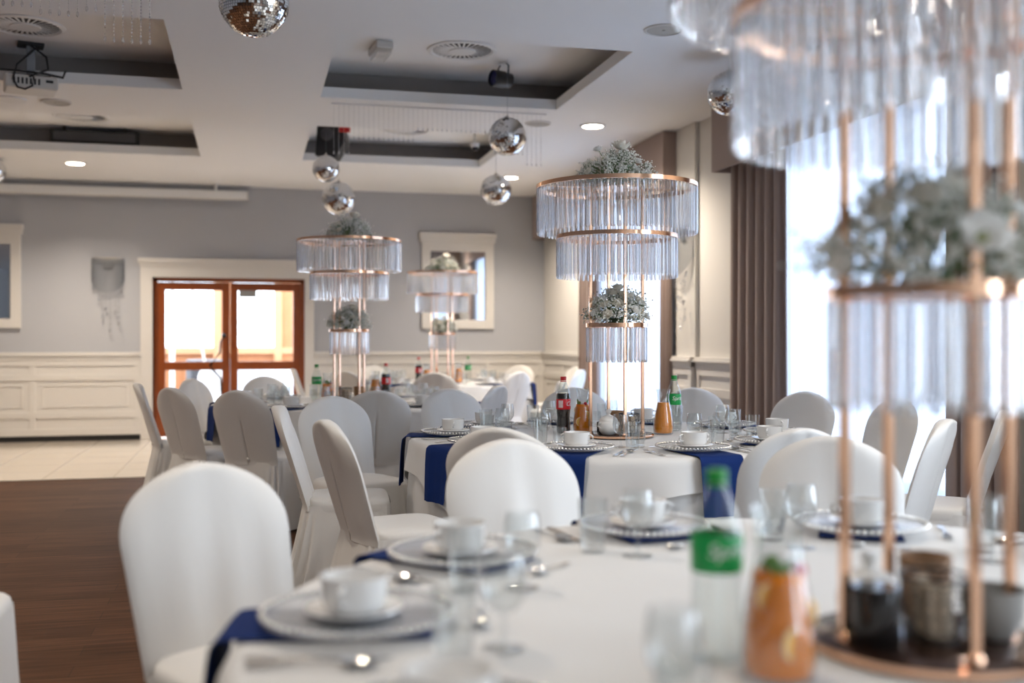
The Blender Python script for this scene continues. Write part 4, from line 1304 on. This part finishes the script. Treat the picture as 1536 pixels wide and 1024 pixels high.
F3 = [('anemone', 262, 22, 1.0, .040), ('rose', 235, 50, .95, .034), ('white', 300, 30, 1.0, .032), ('rose', 205, 42, .95, .030), ('rose', 275, 70, .9, .03), ('white', 330, 12, 1.0, .034), ('white', 190, 10, .95, .028),
      ('rose', 60, 45, .9, .03), ('white', 130, 35, .9, .03)]
bq1 = Proto(bouquet(.175, .165, 11, F1)); bq2 = Proto(bouquet(.150, .165, 22, F2)); bq3 = Proto(bouquet(.165, .16, 33, F3))
index_children()
BT = ['top of the middle table stand, one big rose', 'lower ring of the middle table stand']
zt1, zt3 = ZT + 1.262, ZT + .565
def pb(P, c, z, rz, lab): P.place((c.x, c.y, z), rz, lab, 'bouquet', 'white bouquets on the crystal stands')
pb(bq1, C2, zt1, 0, 'white rose and gypsophila bouquet on top of the middle table crystal stand')
pb(bq2, C2, zt3, 0, 'white rose bouquet between the poles of the middle table crystal stand')
pb(bq3, C1, zt3, 0, 'large blurred bouquet with an open anemone on the nearest crystal stand')
pb(bq1, C1, zt1, 2, 'white bouquet on top of the nearest crystal stand, above the picture edge')
pb(bq1, C3, zt1, .8, 'white bouquet on top of the crystal stand before the glass doors')
pb(bq2, C3, zt3, .9, 'white bouquet in the lower ring of the crystal stand before the doors')
pb(bq1, C4, zt1, 1.6, 'white bouquet on top of the farthest crystal stand before the mirror')
pb(bq2, C4, zt3, 2.1, 'white bouquet in the lower ring of the farthest crystal stand')

# ------------------------------------------------------------------ drinks and small things on the tables
def bottle(kind):
    r = empty('cola_bottle' if kind == 'cola' else 'lemonade_bottle')
    if kind == 'cola':
        prof = [(.026, .001), (.034, .006), (.037, .02), (.036, .06), (.0335, .085), (.036, .11), (.0375, .135), (.0375, .19), (.036, .21), (.030, .235), (.019, .262), (.0135, .275), (.0135, .287)]
    else:
        prof = [(.026, .001), (.035, .006), (.0375, .02), (.0375, .10), (.0365, .13), (.0378, .15), (.0378, .195), (.036, .212), (.028, .238), (.018, .262), (.0135, .275), (.0135, .287)]
    b = MB(); b.lathe(prof, 36, caps=(True, False)); b.build('bottle_body', M['bottle'], r, smooth=50)
    if kind == 'cola':
        lp = [(a - .0015, z + .002) for a, z in prof if z < .225]; b = MB(); b.lathe(lp, 36); b.build('cola_drink', M['cola'], r, smooth=50)
        z0, z1, lm, cap, R = .128, .182, M['redlabel'], M['red'], .0383
    else:
        z0, z1, lm, cap, R = .142, .200, M['greenlabel'], M['greencap'], .0386
    b = MB(); b.lathe([(R - .0005, z0), (R, z0 + .001), (R, z1 - .001), (R - .0005, z1)], 40, caps=(False, False)); lab = b.build('paper_label', lm, r, smooth=50)
    b = MB()
    if kind == 'cola':
        b.add(wrap(text_mesh('Coca-Cola', .033, .35), R + .0004, (z0 + z1) / 2 + .002, -PI / 2 + 2.15))
        b.build('lettering', M['whiteprint'], lab)
        b = MB()
        for q in range(9): b.add(wrap(MB().grid(lambda u, v: (-.016 + u * .026, -.017 + q * .0042 + v * .0028, 0), 4, 1), R + .0004, (z0 + z1) / 2, -PI / 2 - .35))
        b.build('printed_panel', M['whiteprint'], lab)
    else:
        b.add(wrap(text_mesh('Sprite', .030, .2), R + .0004, (z0 + z1) / 2 + .006, -PI / 2 + .5))
        b.add(wrap(text_mesh('lemon lime', .008, 0), R + .0004, (z0 + z1) / 2 - .018, -PI / 2 + .25)) if False else None
        b.build('lettering', M['whiteprint'], lab)
    b = MB(); b.lathe([(.0165, .272), (.0165, .276)], 24); b.lathe([(.0155, .279), (.0158, .296), (.014, .299)], 24); b.build('screw_cap', cap, r, smooth=40)
    return r
def carafe(kind):
    r = empty('juice_carafe')
    prof = [(.045, .0), (.050, .004), (.0535, .03), (.051, .07), (.043, .12), (.034, .16), (.030, .185), (.032, .21), (.039, .235)]
    inner = [(a - .002, z) for a, z in prof[::-1] if z > .003] + [(.04, .006)]
    b = MB(); b.lathe(prof + inner, 40); b.build('glass_body', M['glass'], r, smooth=60)
    top = .165 if kind == 'juice' else .15
    lp = [(.042, .008)] + [(a - .0035, max(z, .010)) for a, z in prof[1:] if z < top]
    ra = [(.0395, .14), (.0315, .165)] if kind == 'juice' else [(.034, .145)]
    b = MB(); b.lathe(lp + [(.0355 if kind != 'juice' else .0305, top), (.001, top)], 36)
    b.build('orange_juice' if kind == 'juice' else 'fruit_punch', M['juice'] if kind == 'juice' else M['fruit_drink'], r, smooth=50)
    if kind != 'juice':
        rnd = random.Random(2)
        for k, (a, z, rr, tl) in enumerate(((-1.9, .06, .045, .3), (-1.2, .095, .040, -.3), (-2.6, .12, .034, .2), (1.2, .08, .04, .2))):
            c = Vector((rr * cos(a), rr * sin(a), z)); T_ = Matrix.Rotation(a + PI / 2, 3, 'Z') @ Matrix.Rotation(PI / 2, 3, 'X') @ Matrix.Rotation(tl, 3, 'Y')
            b = MB(); b.lathe([(.001, -.002), (.022, -.002), (.022, .002), (.001, .002)], 20, c=c * .97, M3=T_)
            sl = b.build('orange_slice', M['orange'], r)
            b = MB(); b.lathe([(.022, -.0023), (.0245, -.0023), (.0245, .0023), (.022, .0023), (.022, -.0023)], 20, c=c * .97, M3=T_, caps=(False, False)); b.build('peel', M['peel'], sl)
        for k in range(9):
            a = rnd.uniform(-PI, 0); z = rnd.choice((.15, .155, .165, .03, .04, .05)); rr = .034 if z > .1 else .048
            c = Vector((rr * cos(a) * .85, rr * sin(a) * .85, z)); s = Vector((-sin(a), cos(a), .3)).normalized(); up = Vector((0, 0, 1))
            b = MB(); b.grid(lambda u, v: c + s * .03 * (v - .5) + up * .011 * (2 * u - 1) * math.sqrt(max(.02, 1 - (2 * v - 1) ** 2)) + Vector((cos(a), sin(a), 0)) * (.004 * sin(v * PI) + (.003 if z < .1 else .0)), 4, 6)
            b.build('mint_leaf', M['mint'], r, smooth=180)
        b = MB(); b.sphere((.012, -.026, .152), .011, 12, 8); b.build('raspberry', M['berry'], r, smooth=180)
    return r
def sugar_bowl():
    r = empty('sugar_bowl')
    b = MB(); b.lathe([(.032, 0), (.036, .003), (.048, .02), (.052, .045), (.048, .066), (.044, .070)], 32); b.build('bowl', M['porcelain'], r, smooth=50)
    b = MB(); b.lathe([(.047, .068), (.047, .073), (.038, .086), (.018, .096), (.009, .099), (.009, .106), (.015, .114), (.013, .124), (.001, .127)], 32); b.build('lid', M['porcelain'], r, smooth=50)
    for s in (-1, 1):
        b = MB(); b.tube([(s * .046, 0, .058), (s * .062, 0, .060), (s * .066, 0, .045), (s * .05, 0, .034)], .0035, 6); b.build('handle', M['porcelain'], r, smooth=60)
    return r
def wire_basket():
    r = empty('wire_basket'); R0, R1, H = .040, .052, .10
    b = MB()
    ringp = lambda R, z, w=0: [(R * cos(2 * PI * k / 32), R * sin(2 * PI * k / 32), z) for k in range(32)]
    b.tube(ringp(R1, H), .0025, 6, True); b.tube(ringp(R0, .003), .0022, 6, True)
    n = 12
    for row in range(4):
        for k in range(n):
            def P(kk, f):
                z = .003 + (H - .003) * f; R = R0 + (R1 - R0) * f; a = 2 * PI * kk / n
                return Vector((R * cos(a), R * sin(a), z))
            f0 = row / 4; f1 = (row + 1) / 4; sh = .5 * (row % 2)
            b.tube([P(k + sh, f0), P(k + sh, f0 + .10), P(k + sh + .5, f0 + .20), P(k + sh + .5, f1)], .0011, 4)
            b.tube([P(k + sh, f0 + .10), P(k + sh - .5, f0 + .20)], .0011, 4)
    b.build('wire_mesh', M['black'], r, smooth=60)
    rnd = random.Random(8)
    for k in range(9):
        a = 2 * PI * k / 9; b = MB(); b.box((.022 * cos(a), .022 * sin(a), .048 + rnd.uniform(-.004, .008)), (.030, .004, .080), a + 1.3, rx=rnd.uniform(-.06, .06)); b.build('sachet', M['sachet'], r)
    return r
def wicker_pot():
    r = empty('wicker_pot')
    b = MB(); prof = []
    for k in range(25):
        z = .085 * k / 24; prof.append((.033 + .006 * k / 24 + .0016 * (k % 2), z))
    b.lathe(prof + [(.035, .085), (.033, .07)], 32, caps=(True, False)); b.build('woven_body', M['wicker'], r, smooth=30)
    b = MB(); b.lathe([(.034, .068), (.001, .070)], 24, caps=(False, False)); b.build('contents', M['sachet'], r)
    return r
def black_jar():
    r = empty('black_pot')
    b = MB(); b.lathe([(.038, 0), (.040, .003), (.041, .075), (.039, .080)], 32); b.build('pot', M['gloss_black'], r, smooth=40)
    return r
def mug():
    r = empty('grey_bowl')
    b = MB(); b.lathe([(.026, 0), (.03, .004), (.042, .03), (.046, .065), (.044, .065), (.039, .03), (.001, .01)], 32); b.build('bowl', M['greyglaze'], r, smooth=50)
    return r
B = dict(cola=bottle('cola'), lime=bottle('lime'), juice=carafe('juice'), punch=carafe('punch'), sugar=sugar_bowl(), basket=wire_basket(), wicker=wicker_pot(), jar=black_jar(), mug=mug())
index_children()
PB_ = {k: Proto(v) for k, v in B.items()}
def item(kind, px, py, lab, cat, rz=0, z=ZT + .0005, group=None, sc=None, d=None):
    if d is None: p = on_z(px, py, z)
    else:
        x, y = cam2w(d, (px - CX) / F * d); p = Vector((x, y, z))
    return PB_[kind].place(p, rz, lab, cat, group, sc)
ZB = ZT + .018      # top of a centrepiece tray
# middle table
item('cola', 845, 650, 'cola bottle with red label and cap on the middle table', 'bottle', -YAW)
item('punch', 874, 648, 'carafe of fruit punch with orange slices beside the middle table cola bottle', 'carafe', -YAW)
item('juice', 995, 651, 'carafe full of orange juice in front of the lemonade bottle, middle table', 'carafe', 0)
item('lime', 1011, 646, 'clear lemonade bottle with green label, behind the middle table juice carafe', 'bottle', -YAW)
item('sugar', 913, 0, 'lidded white sugar bowl on the middle table copper tray', 'sugar bowl', .3, z=ZB, d=5.34)
item('jar', 906, 0, 'dark pot just behind the white sugar bowl, middle table', 'pot', 0, z=ZB, d=5.44, sc=(.9, .9, .7))
item('basket', 944, 0, 'black wire basket of sachets on the middle table copper tray', 'basket', 0, z=ZB, d=5.40)
item('wicker', 925, 0, 'brown wicker pot at the back of the middle table tray', 'pot', 0, z=ZB, d=5.53, sc=(1, 1, 1.25))
# nearest table
item('lime', 1075, 0, 'blurred clear bottle with green label and cap on the nearest table', 'bottle', -.35, d=1.63, sc=(1.03, 1.03, .98))
item('punch', 1168, 0, 'blurred carafe of orange fruit punch right of the nearest green-capped bottle', 'carafe', .4, d=1.545, sc=(1.02, 1.02, 1.05))
item('jar', 1314, 0, 'black pot on the nearest copper tray, in front of a white lidded bowl', 'pot', 0, z=ZB, d=1.655, sc=(.92, .92, 1.15))
item('sugar', 1303, 0, 'white lidded bowl behind the black pot on the nearest tray', 'sugar bowl', .3, z=ZB, d=1.755)
item('basket', 1400, 0, 'black wire basket of sachets on the nearest copper tray', 'basket', 0, z=ZB, d=1.69)
item('wicker', 1388, 0, 'brown wicker pot behind the wire basket on the nearest tray', 'pot', 0, z=ZB, d=1.82, sc=(1.1, 1.1, 1.25))
item('mug', 1490, 0, 'grey bowl right of the wire basket on the nearest tray', 'bowl', 0, z=ZB, d=1.70, sc=(1.1, 1.1, 1.2))
# table before the doors
item('lime', 475, 603, 'small clear bottle with green label on the table before the doors', 'bottle', -.5)
item('punch', 491, 604, 'carafe of fruit punch beside the green-labelled bottle before the doors', 'carafe', 1)
item('basket', 518, 0, 'small wire basket on the tray of the stand before the doors', 'basket', 0, z=ZB, d=8.3)
item('wicker', 538, 0, 'wicker pot on the tray of the stand before the doors', 'pot', 0, z=ZB, d=8.42)
item('juice', 563, 599, 'carafe of orange juice left of the cola bottle before the doors', 'carafe')
item('cola', 579, 599, 'cola bottle with red label on the table before the doors', 'bottle', .6)
# farthest table
item('cola', 628, 576, 'tiny cola bottle with red cap on the farthest table', 'bottle', .6)
item('juice', 640, 577, 'carafe of orange juice next to the farthest cola bottle', 'carafe')
item('jar', 654, 0, 'dark pot on the tray of the farthest stand', 'pot', 0, z=ZB, d=12.22)
item('basket', 664, 0, 'wire basket on the tray of the farthest stand', 'basket', 0, z=ZB, d=12.2)
item('juice', 688, 574, 'carafe of orange juice right of the farthest crystal stand', 'carafe', .5)
item('lime', 702, 573, 'small green-labelled clear bottle on the farthest table', 'bottle', 0)

# ------------------------------------------------------------------ world, camera, render look
w = bpy.data.worlds.new('daylight'); S.world = w; w.use_nodes = True
bg = w.node_tree.nodes['Background']
bg.inputs[0].default_value = (.80, .90, 1, 1); bg.inputs[1].default_value = 3.2
cam = bpy.data.cameras.new('camera'); co = bpy.data.objects.new('camera', cam); COL.objects.link(co)
co.location = (0, 0, HC); co.rotation_euler = (PI / 2, 0, -YAW)
cam.sensor_width = 36; cam.lens = 36 * F / 1536; cam.shift_y = -2 / 1536
cam.clip_start = .05; cam.clip_end = 100
cam.dof.use_dof = True; cam.dof.focus_distance = 5.1; cam.dof.aperture_fstop = 1.4
S.camera = co
S.view_settings.view_transform = 'Standard'; S.view_settings.look = 'None'; S.view_settings.gamma = 1; S.view_settings.use_curve_mapping = False
S.view_settings.exposure = 1.66
cy = S.cycles
cy.max_bounces = 10; cy.diffuse_bounces = 4; cy.glossy_bounces = 4; cy.transmission_bounces = 8; cy.transparent_max_bounces = 24
cy.sample_clamp_indirect = 6; cy.caustics_reflective = False; cy.caustics_refractive = False
cy.use_denoising = True
